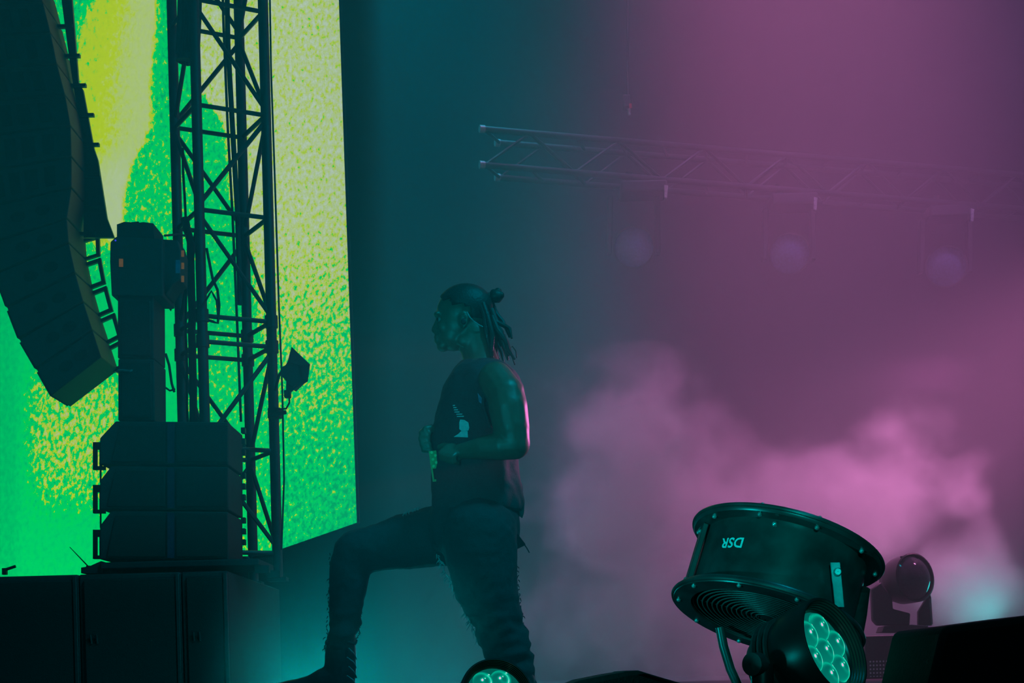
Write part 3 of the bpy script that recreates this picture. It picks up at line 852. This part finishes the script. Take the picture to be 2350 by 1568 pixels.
    tf = fuse(t, 0.009, 4)
    for i, p in enumerate(tf.v):
        q = p * 8; low = max(0, min(1, (Q(1000, 1330).z - p.z) / .2))
        f = mnoise.noise(q * 1.2) * .009 + mnoise.noise(Vector((q.x, q.y, q.z * 2.4)) * 1.6) * .018 * low + mnoise.noise(q * 5) * .004
        tf.v[i] = p + tf.n[i] * f
    tb = BVHTree.FromPolygons(tf.v, tf.f)
    tr = tf.build('trousers', 'denim', root, angle=180)
    rnd = random.Random(3)

    def threads(path, n, name, m, ln=(5, 16)):
        g = MB()
        for i in range(n):
            s_ = i / max(1, n - 1) * (len(path) - 1); k = min(int(s_), len(path) - 2); u_ = s_ - k
            x = path[k][0] * (1 - u_) + path[k + 1][0] * u_ + rnd.uniform(-2, 2); y = path[k][1] * (1 - u_) + path[k + 1][1] * u_
            dy = path[k][2]; a = rnd.uniform(0.5, 2.6); l = rnd.uniform(*ln)
            g.tube([Q(x, y, dy), Q(x + l * .5 * math.cos(a) + rnd.uniform(-2, 2), y + l * .5 * math.sin(a), dy - .004), Q(x + l * math.cos(a) * .8, y + l * math.sin(a), dy)], [1.3 * PX, 1.2 * PX, .5 * PX], 5)
        o = g.build(name, m, tr); o['kind'] = 'stuff'; return o
    threads([(1003, 1272, -.12), (1020, 1312, -.10), (1041, 1352, -.09), (1062, 1392, -.085), (1076, 1422, -.08), (1090, 1452, -.08), (1118, 1490, -.075)], 80, 'frayed_edge', 'thread', (7, 20))
    threads([(925, 1180, .04), (945, 1170, .04), (962, 1164, .04)], 14, 'frayed_edge', 'thread', (4, 9))
    threads([(757, 1270, .10), (756, 1340, .10), (752, 1400, .10), (748, 1470, .10), (744, 1490, .10)], 30, 'frayed_edge', 'denim', (5, 12))
    threads([(1188, 1300, -.08), (1193, 1380, -.08), (1203, 1440, -.07), (1214, 1480, -.07)], 24, 'frayed_edge', 'denim', (4, 10))
    threads([(830, 1400, .10), (824, 1440, .10), (820, 1474, .10)], 14, 'frayed_edge', 'denim', (4, 10))
    rg = MB().prism([Q(1182, 1218, -.05), Q(1206, 1249, -.03), Q(1188, 1258, -.03), Q(1180, 1246, -.05)], (0, .05, 0)).build('rag', 'denim', tr)
    MB().tube([Q(1203, 1250, -.01), Q(1209, 1258, -.01), Q(1215, 1269, -.01)], 1.5 * PX, 6).build('string', 'denim', rg)
    hem = MB().tube([Q(783 + 34.5 * math.cos(a), 1474 + 4 * math.sin(3 * a), .10 - .058 * math.sin(a)) for a in [2 * math.pi * k / 20 for k in range(21)]], 3.0 * PX, 8).build('trouser_hem', 'denim', tr)
    # ---- boots
    def boot(pts, foot):
        g = MB(); chain(g, pts, 18); chain(g, foot, 16)
        f = fuse(g, 0.006, 4)
        for i, p in enumerate(f.v):
            f.v[i] = Vector((p.x, p.y, max(p.z, 0.002))) + f.n[i] * mnoise.noise(p * 22) * .003
            f.v[i].z = max(f.v[i].z, 0.002)
        return f.build('boot', 'leather', root, angle=180)
    b1 = boot([(784, 1466, .10, 34), (781, 1510, .10, 37), (781, 1560, .10, 37), (784, 1580, .10, 33)],
              [(778, 1560, .10, 38), (745, 1566, .10, 33), (710, 1578, .10, 27), (670, 1585, .10, 24), (640, 1588, .10, 21)])
    for i in range(5):
        y = 1490 + i * 21
        MB().tube([Q(800 - (i % 2) * 4, y - 2, .035), Q(810, y + 8, .045), Q(817, y + 20, .085), Q(818, y + 24, .11)], 1.7 * PX, 6).build('lace_glint', 'thread', b1)  # laces, pale to carry the pink highlights of the boot folds
    b2 = boot([(1193, 1560, -.06, 35), (1200, 1600, -.06, 34)], [(1204, 1606, -.06, 30), (1160, 1612, -.06, 25), (1120, 1620, -.06, 20)])
    # ---- hair
    h = MB()
    h.ball(Q(1066, 706, 0), (63 * PX, 47.5 * PX, 52 * PX), 28, 18, Matrix.Rotation(R(-8), 3, 'Y'))
    h2 = MB()
    keep = []
    cap = MB()
    for f in h.f:
        c = sum((h.v[i] for i in f), Vector()) / len(f)
        s_ = c - Q(1066, 706, 0); xx, zz = s_.x / PX, -s_.z / PX
        if xx > -48 + 1.0 * (zz + 20) and zz < 40 and not (zz > 4 and xx < 20) and not (zz > -10 and xx < -22): keep.append(f)
    cap.v = h.v; cap.f = keep
    co_ = cap.build('hair', 'hair', root, angle=180)
    sol = co_.modifiers.new('thick', 'SOLIDIFY'); sol.thickness = 0.008; sol.offset = 0
    for k in range(7):                                 # braided rows over the skull
        dy = (-.062, -.045, -.022, 0, .022, .045, .062)[k]; s_ = math.sqrt(1 - (dy / .079) ** 2)
        MB().tube([Q(1066 - 60 * s_ * math.cos(a), 708 - 53 * s_ * math.sin(a), dy) for a in [R(28 + 14 * i) for i in range(10)]], [4.2 * PX] * 10, 8).build('braid_row', 'hair', co_)
    bn = MB(); bn.ball(Q(1138, 680, 0), (17 * PX, 16 * PX, 15 * PX), 16, 12)
    for k in range(5):
        a = k * 1.256; bn.ball(Q(1140 + 9 * math.cos(a), 678 + 9 * math.sin(a), -.008 * math.cos(a * 2)), 9 * PX, 10, 8)
    fuse(bn, .003, 2).build('bun', 'hair', co_, angle=180)
    MB().tube([Q(1108, 684, 0), Q(1128, 680, 0)], [12 * PX, 9 * PX], 10).build('bun_base', 'hair', co_)
    for k in range(20):
        dy = rnd.uniform(-.07, .07); u_ = k / 19
        xs, ys = 1092 + 34 * u_ + rnd.uniform(-6, 6), 690 + 45 * rnd.random()
        xe, ye = 1118 + 66 * u_ + rnd.uniform(-10, 6), 790 + rnd.uniform(-16, 46)
        j = lambda s: rnd.uniform(-s, s)
        MB().tube([Q(xs, ys, dy), Q(xs + 12 + j(3), ys + 30, dy * 1.15), Q(xs * .5 + xe * .5 + 6 + j(5), (ys + ye) / 2 + 5, dy * 1.1 + j(.01)), Q(xe * .8 + xs * .2 + j(5), ye - 22, dy + j(.015)), Q(xe, ye, dy + j(.01))],
                  [5.5 * PX, 6 * PX, 5.6 * PX, 4.8 * PX, 2.5 * PX], 8).build('dreadlock', 'hair', co_)
    MB().tube([Q(1186, 822, -.03), Q(1184, 806, -.03), Q(1176, 795, -.03), Q(1168, 800, -.03), Q(1182, 838, -.03)], 1.5 * PX, 6).build('loose_strand', 'hair', co_)
    MB().tube([Q(1072, 716, -.087), Q(1078, 728, -.086), Q(1088, 738, -.08), Q(1100, 746, -.078), Q(1108, 750, -.07)], 1.2 * PX, 6).build('ear_monitor_wire', 'thread', root)
    MB().ball(Q(1064, 738, -.084), (6 * PX, 3 * PX, 7 * PX), 10, 8).build('ear_monitor', 'rubber', root)
    MB().tube([Q(1117, 763, -.07), Q(1118, 776, -.07)], 1.6 * PX, 6).build('hair_bead', 'silver', root)
    for k in range(4):                                 # finger rings
        y0 = 991 + k * 13; sh = (0, -2, 1, 5)[k]
        MB().ball(Q(966 + sh, y0 + 1, -.036), (4 * PX, 6 * PX, 6 * PX), 8, 6).build('finger_ring', 'silver', root)
    return root


person()
st = thing('dotted_strap', Q(1002, 1106, -.075), 'bright green polka-dotted strap with buckle slot dangling from his fist', 'strap')
sp = lambda a, b_: Q(984 + a * (1001 - 984) + b_ * (993 - 984) + a * b_ * 2, 1036 + b_ * 70 - a * 2, -.075)
for (a0, b0, a1, b1) in ((0, 0, 1, .58), (0, .58, .22, 1), (.8, .58, 1, 1), (.22, .93, .8, 1)):
    if (a0, b0) == (0, 0): sg = MB()
    sg.prism([sp(a0, b0), sp(a1, b0), sp(a1, b1), sp(a0, b1)], (0, .005, 0))
sg.build('band', 'strap', st)
for a, b_ in ((.38, .05), (.80, .16), (.40, .28), (.78, .39), (.36, .50), (.9, .62), (.88, .94)):
    c = sp(a, b_)
    MB().prism([c + Vector((3.2 * PX * math.cos(2 * math.pi * k / 12), -.002, 3.2 * PX * math.sin(2 * math.pi * k / 12))) for k in range(12)], (0, .003, 0)).build('dot', 'dot', st)


# ------------------------------------------------------------------ drum fan
def px_of(p):
    a, b = p.x * F / p.y, (p.z - ZC) * F / p.y
    c, s = math.cos(ROLL), math.sin(ROLL)
    return CX + a * c - b * s, CY - (a * s + b * c)


ZL = -0.40                                          # lower deck in front of the stage edge


def drum_fan():
    n = Vector((-.32, -.235, -.91)).normalized()
    u, v, n = frame_of(n, Vector((0, 1, 0)))
    U = P(1806, 1260, 4.27); RF, RB, L = .262, .222, .203
    root = thing('drum_fan', Vector((U.x, U.y, ZL)), 'big round black drum fan marked DSR, tilted down on its stand', 'fan')
    lz = lambda prof, nm, m, o=U, loop=True, **k: MB().lathe(prof, o, u, v, n, 72, loop).build(nm, m, root, **k)
    lz([(RB - .012, -.012), (RF - .004, -.012), (RF, -.006), (RF, .003), (RF - .005, .010), (RB, .012), (RB, L - .012), (RF - .005, L - .010), (RF, L - .003), (RF, L + .006), (RF - .004, L + .012),
        (RB - .012, L + .012)], 'drum', 'gloss')
    # rolled edges
    for h in (-.004, L + .004):
        ring = []
        for k in range(8):
            a = 2 * math.pi * k / 8; ring.append((RF + .005 * math.cos(a), h + .006 * math.sin(a)))
        lz(ring, 'rolled_rim', 'gloss')
    lz([(0.0, .06), (RB - .013, .06), (RB - .013, .05), (0.0, .05)], 'back_guard', 'grille', loop=False)
    # front grille of concentric wires
    for i in range(15):
        r = .03 + i * .0136
        ring = [(r + .0022 * math.cos(2 * math.pi * k / 6), L + .004 + .0022 * math.sin(2 * math.pi * k / 6)) for k in range(6)]
        lz(ring, 'grille_ring', 'wire')
    for k in range(8):
        a = 2 * math.pi * k / 8 + .2; d = u * math.cos(a) + v * math.sin(a)
        MB().tube([U + n * (L - .001) + d * .02, U + n * (L - .001) + d * (RB - .005)], .003, 6).build('grille_spoke', 'steel', root)
    lz([(0.001, .06), (.055, .062), (.06, .10), (.05, L - .01), (.02, L + .001), (0.001, L + .002)], 'motor_hub', 'steel', loop=False)
    for k in range(5):
        a = 2 * math.pi * k / 5; d = u * math.cos(a) + v * math.sin(a); e = n.cross(d)
        MB().prism([U + d * .05 + n * .10 - e * .03, U + d * .05 + n * .13 + e * .03, U + d * .20 + n * .125 + e * .06, U + d * .20 + n * .095 - e * .05], n * .004).build('fan_blade', 'steel', root)
    for h in (.0125, L + .0125 - .0):
        for k in range(10):
            a = 2 * math.pi * (k + .35) / 10; d = u * math.cos(a) + v * math.sin(a)
            o = U + d * (RF - .018) + n * (h if h > .1 else -.014)
            MB().ball(o, .0065, 8, 6).build('bolt', 'bolt', root)
            if h < .1: MB().ball(U + d * (RF - .018) + n * .013, .0065, 8, 6).build('bolt', 'bolt', root)
    # ties between the flanges, on the far left of the drum
    # find the drum surface behind a pixel
    def surf(x, y):
        best = None
        for i in range(720):
            a = 2 * math.pi * i / 720; d = u * math.cos(a) + v * math.sin(a)
            if (U + d * RB).y > U.y: continue
            for j in range(41):
                h = L * j / 40; q = px_of(U + d * RB + n * h); e = (q[0] - x) ** 2 + (q[1] - y) ** 2
                if best is None or e < best[0]: best = (e, d, h)
        return best[1], best[2]
    for x, w_ in ((1617, .05), (1800, .0)):
        if not w_: continue
        d, h = surf(x, 1240); e = n.cross(d)
        MB().prism([U + d * (RB + .004) - e * w_ / 2 + n * .012, U + d * (RB + .004) + e * w_ / 2 + n * .012, U + d * (RB + .004) + e * w_ / 2 + n * (L - .012), U + d * (RB + .004) - e * w_ / 2 + n * (L - .012)], d * .014).build('tie_bracket', 'gloss', root, bevel=.002)
        for hh in (.03, L - .03): MB().ball(U + d * (RB + .019) + n * hh, .006, 8, 6).build('bolt', 'bolt', root)
    d, h = surf(1680, 1246)
    cu = bpy.data.curves.new('t', 'FONT'); cu.body = 'DSR'; cu.size = .040; cu.align_x = 'CENTER'; cu.align_y = 'CENTER'; cu.resolution_u = 3; cu.offset = 0.0009
    to = bpy.data.objects.new('t', cu); COL.objects.link(to)
    me = to.evaluated_get(bpy.context.evaluated_depsgraph_get()).to_mesh()
    bm = bmesh.new(); bm.from_mesh(me); bmesh.ops.triangulate(bm, faces=bm.faces)
    g = MB(); right = n.cross(d)
    for q in bm.verts:
        a = q.co.x / RB
        g.v.append(U + (d * math.cos(a) + right * math.sin(a)) * (RB + .0012) + n * (h + q.co.y))
    g.f = [tuple(q.index for q in f.verts) for f in bm.faces]
    bm.free(); bpy.data.objects.remove(to)
    g.build('lettering', 'paint', root, smooth=False)
    for x, y in ((1777, 1205), (1788, 1185)):
        d2, h2 = surf(x, y); MB().ball(U + d2 * RB + n * h2, .007, 10, 8).build('bolt', 'bolt', root)
    # side bracket plate with its pivot bolt and the stand
    MB().prism(poly([(1906, 1291), (1928, 1291), (1938, 1394), (1916, 1394)], 4.02), (0, .008, 0)).build('bracket_plate', 'grey', root, bevel=.001)
    MB().lathe([(0.001, -.012), (.008, -.012), (.011, -.006), (.011, 0)], P(1921, 1313, 4.02), Vector((1, 0, 0)), Vector((0, 0, 1)), Vector((0, 1, 0)), 14).build('pivot_bolt', 'bolt', root)
    MB().prism(poly([(1884, 1291), (1906, 1291), (1916, 1394), (1890, 1394)], 4.06), (0, .03, 0)).build('bracket_block', 'steel', root, bevel=.002)
    MB().tube([P(1975, 1352, 4.22), P(1968, 1410, 4.25), P(1952, 1500, 4.3), P(1948, 1600, 4.32), Vector((P(1948, 1600, 4.32).x, 4.32, ZL))], .026, 12).build('stand_leg', 'steel', root)
    lg = [P(1652, 1440, 4.36), P(1660, 1482, 4.36), P(1676, 1535, 4.36), P(1694, 1575, 4.36), P(1722, 1640, 4.36)]
    MB().tube(lg + [Vector((lg[-1].x + .08, 4.36, ZL + .02))], .013, 12).build('stand_leg', 'gloss', root)
    MB().tube([Vector((lg[-1].x + .08, 4.36, ZL + .02)), Vector((P(1948, 1600, 4.32).x, 4.32, ZL + .02))], .018, 10).build('stand_base', 'steel', root)


drum_fan()

# ------------------------------------------------------------------ LED wash lights
def lens_material():
    m = bpy.data.materials.new('lit_lens'); m.use_nodes = True; nt = m.node_tree
    nt.nodes.remove(nt.nodes['Principled BSDF'])
    a = nt.nodes.new('ShaderNodeAttribute'); a.attribute_name = 'glow'
    r = nt.nodes.new('ShaderNodeValToRGB'); e = r.color_ramp.elements
    e[0].position, e[0].color = 0.0, srgb(0, 60, 58) + (1,)
    e[1].position, e[1].color = 1.0, srgb(232, 186, 222) + (1,)
    for p_, c_ in ((.18, srgb(0, 92, 86)), (.45, srgb(0, 140, 118)), (.68, srgb(0, 190, 150)), (.78, srgb(60, 220, 190)), (.86, srgb(225, 180, 215))):
        q = e.new(p_); q.color = c_ + (1,)
    em = nt.nodes.new('ShaderNodeEmission')
    nt.links.new(a.outputs['Fac'], r.inputs['Fac']); nt.links.new(r.outputs['Color'], em.inputs['Color'])
    nt.links.new(em.outputs[0], nt.nodes['Material Output'].inputs['Surface'])
    return m


M['lit'] = lens_material()
M['litplate'] = mat('lit_plate', (0.0, 0.05, 0.045), 0.4, emit=srgb(0, 88, 78), es=1.0)


def wash_light(c, n, Rr, label, spin=0.0, zfloor=None):
    u, v, n = frame_of(n); c = Vector(c); zf = ZL if zfloor is None else zfloor
    root = thing('wash_light', Vector((c.x, c.y, zf)), label, 'stage light', 'LED wash lights at the stage edge')
    prof = [(0.001, -1.55), (.45, -1.5), (.72, -1.35), (.86, -1.1), (.90, -.6), (.98, -.5), (1.0, -.3), (1.0, .21), (.985, .24), (.95, .24)]
    for i in range(5):                                     # stepped ribs inside the hood
        prof += [(.945 - .025 * i, .21 - .05 * i), (.925 - .025 * i, .195 - .05 * i)]
    prof += [(.80, -.06), (0.001, -.06)]
    MB().lathe([(a * Rr, b * Rr) for a, b in prof], c, u, v, n, 56).build('housing', 'gloss_dark', root)
    for h in (-.75, -.9, -1.05):
        MB().lathe([(.86 * Rr, h * Rr), (.97 * Rr, (h + .01) * Rr), (.97 * Rr, (h + .05) * Rr), (.86 * Rr, (h + .06) * Rr)], c, u, v, n, 48, True).build('cooling_fin', 'steel', root)
    lr = .30 * Rr
    MB().lathe([(.80 * Rr, -.055 * Rr), (0.001, -.055 * Rr)], c, u, v, n, 40).build('lens_plate', 'litplate', root)
    for k in range(7):
        a = spin + 2 * math.pi * k / 6; o = c + (Vector() if k == 6 else (u * math.cos(a) + v * math.sin(a)) * .50 * Rr)
        rings, seg = 10, 30
        g = MB(); glow = []
        for j in range(rings + 1):
            t = j / rings; q = 1 - t * .98
            for i in range(seg):
                b = 2 * math.pi * i / seg; d = u * math.cos(b) + v * math.sin(b)
                g.v.append(o + d * lr * q + n * (lr * .42 * math.sqrt(max(0, 1 - q * q)) - .05 * Rr))
                x, y = q * math.cos(b), q * math.sin(b)           # position in the cell
                cres = math.exp(-((math.hypot(x + .28, y + .18) - .93) / .16) ** 2)      # bright crescent on the far side
                swirl = .16 * math.exp(-((math.hypot(x - .3, y) - .42) / .12) ** 2)
                hot = math.exp(-((x + .18) ** 2 + (y - .05) ** 2) / .016) + .8 * math.exp(-((x - .12) ** 2 + (y - .2) ** 2) / .006) + .9 * math.exp(-((x - .55) ** 2 + (y - .62) ** 2) / .010)
                glow.append(min(1, .16 + .42 * cres + swirl + .10 * (1 - y) + 1.1 * hot))
        for j in range(rings):
            for i in range(seg): g.f.append((j * seg + i, j * seg + (i + 1) % seg, (j + 1) * seg + (i + 1) % seg, (j + 1) * seg + i))
        g.f.append(tuple(rings * seg + i for i in range(seg)))
        ob = g.build('lens', 'lit', root, angle=180)
        at = ob.data.attributes.new('glow', 'FLOAT', 'POINT'); at.data.foreach_set('value', glow)
    # yoke and base
    bk = c - n * Rr * .7; side = Vector((n.y, -n.x, 0)).normalized()
    for s_ in (-1, 1):
        p0 = bk + side * s_ * Rr * 1.06
        p1 = Vector((p0.x, p0.y, zf + .10))
        MB().tube([p0 + side * s_ * .012, p0 * .5 + p1 * .5 + side * s_ * .02, p1], [Rr * .22, Rr * .2, Rr * .26], 12).build('yoke_arm', 'gloss_dark', root)
        MB().lathe([(0.001, .0), (.22 * Rr, 0), (.22 * Rr, .03), (0.001, .035)], p0 + side * s_ * (Rr * .2), Vector((0, 0, 1)), side.cross(Vector((0, 0, 1))) * s_, side * s_, 18).build('tilt_knob', 'steel', root)
    MB().box((bk.x, bk.y, zf + .055), (Rr * 2.2, Rr * 1.8, .11), Matrix.Rotation(math.atan2(n.x, -n.y), 3, 'Z')).build('base', 'black', root, bevel=.015)


wash_light(P(1894, 1493, 3.80), Vector((.69, -.65, .33)), .127, 'black LED wash light with teal glowing lenses in front of the drum fan', .3)
wash_light(P(1137, 1596, 4.6), Vector((.22, -.86, .34)), .108, 'LED wash light at the bottom edge before the rear leg, teal lenses lit', .08)

# ------------------------------------------------------------------ moving head behind the fan, on its grilled box
bx = thing('grilled_box', Vector((P(2070, 1560, 8.8).x, 9.0, 0.0)), 'dark box with a perforated front carrying the moving head light', 'box')
a_, b_ = P(1984, 1452, 8.8), P(2215, 1452, 8.8); zt = b_.z - .004
MB().box(((a_.x + b_.x) / 2, 9.05, zt / 2), (b_.x - a_.x, .50, zt)).build('carcass', 'steel', bx, bevel=.006)
def perforated():
    m = bpy.data.materials.new('perforated_steel'); m.use_nodes = True; nt = m.node_tree; b = nt.nodes['Principled BSDF']; k = NT(nt)
    p, xyz = k.pos()
    fx = k.m('ABSOLUTE', k.m('SUBTRACT', k.m('FRACT', k.m('MULTIPLY', xyz[0], 54)), .5)); fz = k.m('ABSOLUTE', k.m('SUBTRACT', k.m('FRACT', k.m('MULTIPLY', xyz[2], 47)), .5))
    dd = k.m('SQRT', k.m('ADD', k.m('MULTIPLY', fx, fx), k.m('MULTIPLY', fz, fz)))
    hole = k.m('LESS_THAN', dd, .26)
    mx = nt.nodes.new('ShaderNodeMix'); mx.data_type = 'RGBA'
    mx.inputs[6].default_value = (.03, .03, .033, 1); mx.inputs[7].default_value = (.65, .5, .58, 1)  # pink light showing through the holes is put into their colour
    nt.links.new(hole, mx.inputs[0]); nt.links.new(mx.outputs[2], b.inputs['Base Color']); b.inputs['Roughness'].default_value = .5
    return m
zp = P(2060, 1510, 8.8).z
MB().box(((a_.x + b_.x) / 2, 8.797, zp / 2), (b_.x - a_.x - .03, .008, zp - .02)).build('perforated_panel', perforated(), bx)

mh = thing('moving_head_light', Vector((P(2080, 1445, 9.0).x, 9.0, zt)), 'small moving head light on the perforated box right of the fan', 'stage light')
d = 8.88
MB().prism(poly([(2030, 1437), (2092, 1434), (2140, 1437), (2152, 1443), (2154, 1452), (2024, 1452)], d), (0, .16, 0)).build('base', 'steel', mh, bevel=.005)
MB().prism(poly([(2000, 1352), (2022, 1336), (2048, 1372), (2050, 1398), (2090, 1408), (2088, 1436), (2014, 1436), (2003, 1424)], d - .01), (0, .05, 0)).build('yoke_arm', 'steel', mh, bevel=.008)
MB().prism(poly([(2108, 1404), (2134, 1360), (2138, 1372), (2140, 1436), (2108, 1436)], d + .08), (0, .04, 0)).build('yoke_arm', 'steel', mh, bevel=.006)
n = Vector((.42, -.80, .10)).normalized(); u, v, n = frame_of(n); c = P(2098, 1326, d)
Rh = 55 * d / F
MB().lathe([(0.001, -1.75), (.55, -1.7), (.8, -1.5), (.95, -1.0), (1.02, -.4), (1.04, 0), (1.04, .06), (.97, .08), (.93, .02), (.90, -.1), (0.001, -.1)] and
           [(a * Rh, b * Rh) for a, b in [(0.001, -1.45), (.55, -1.4), (.85, -1.2), (1.0, -.8), (1.03, -.3), (1.04, .06), (.98, .08), (.93, .0), (0.001, -.04)]], c, u, v, n, 40).build('head', 'gloss', mh)
MB().lathe([(.93 * Rh, .0), (.7 * Rh, .16 * Rh), (.4 * Rh, .26 * Rh), (.001, .3 * Rh)], c, u, v, n, 40).build('lens', 'glass', mh)
for k in range(4):
    a = k * math.pi / 2 + .6; MB().box(c + (u * math.cos(a) + v * math.sin(a)) * Rh * 1.03, (.012, .012, .012)).build('lens_clip', 'steel', mh)
MB().tube([P(2128, 1441, d), P(2150, 1446, d)], [.012, .016], 10).build('locking_handle', 'grey', mh)
MB().prism(poly([(2132, 1374), (2137, 1374), (2141, 1432), (2138, 1434)], d + .06), (0, .02, 0)).build('arm_trim', 'grey', mh)

# ------------------------------------------------------------------ floor monitors at the lower edge
mo = thing('floor_monitor', Vector((P(2300, 1560, 3.4).x, 3.4, ZL)), 'large black floor monitor at the lower right corner', 'monitor speaker')
zb = Vector((0, 0, ZL))
pm = poly([(2162, 1442), (2176, 1437), (2420, 1405), (2470, 1560)], 3.2)
pm = pm + [Vector((P(2470, 1600, 3.2).x, 3.2, ZL)), Vector((P(2112, 1600, 3.2).x, 3.2, ZL))] + poly([(2132, 1568), (2147, 1505)], 3.2)
MB().prism(pm, (0, .42, 0)).build('cabinet', 'black', mo, bevel=.012)
MB().prism(poly([(2182, 1450), (2400, 1421), (2440, 1580), (2160, 1580)], 3.19), (0, .015, 0)).build('grille', 'grille', mo, bevel=.004)
MB().tube([P(2144, 1510, 3.25), P(2136, 1518, 3.25), P(2138, 1550, 3.25)], .008).build('edge_catch', 'steel', mo)
wm = thing('wedge_monitor', Vector((P(1440, 1560, 3.7).x, 3.8, ZL)), 'black wedge monitor with a peaked top, cut off at the bottom edge', 'monitor speaker')
pw = poly([(1290, 1578), (1330, 1562), (1345, 1559), (1400, 1548), (1432, 1543), (1434, 1541), (1464, 1539), (1500, 1550), (1565, 1569), (1600, 1590)], 3.6)
pw = pw + [Vector((pw[-1].x, 3.6, ZL)), Vector((pw[0].x, 3.6, ZL))]
MB().prism(pw, (0, .4, 0)).build('cabinet', 'black', wm, bevel=.008)
MB().prism(poly([(1310, 1580), (1440, 1552), (1462, 1549), (1560, 1580)], 3.592), (0, .01, 0)).build('grille', 'grille', wm)
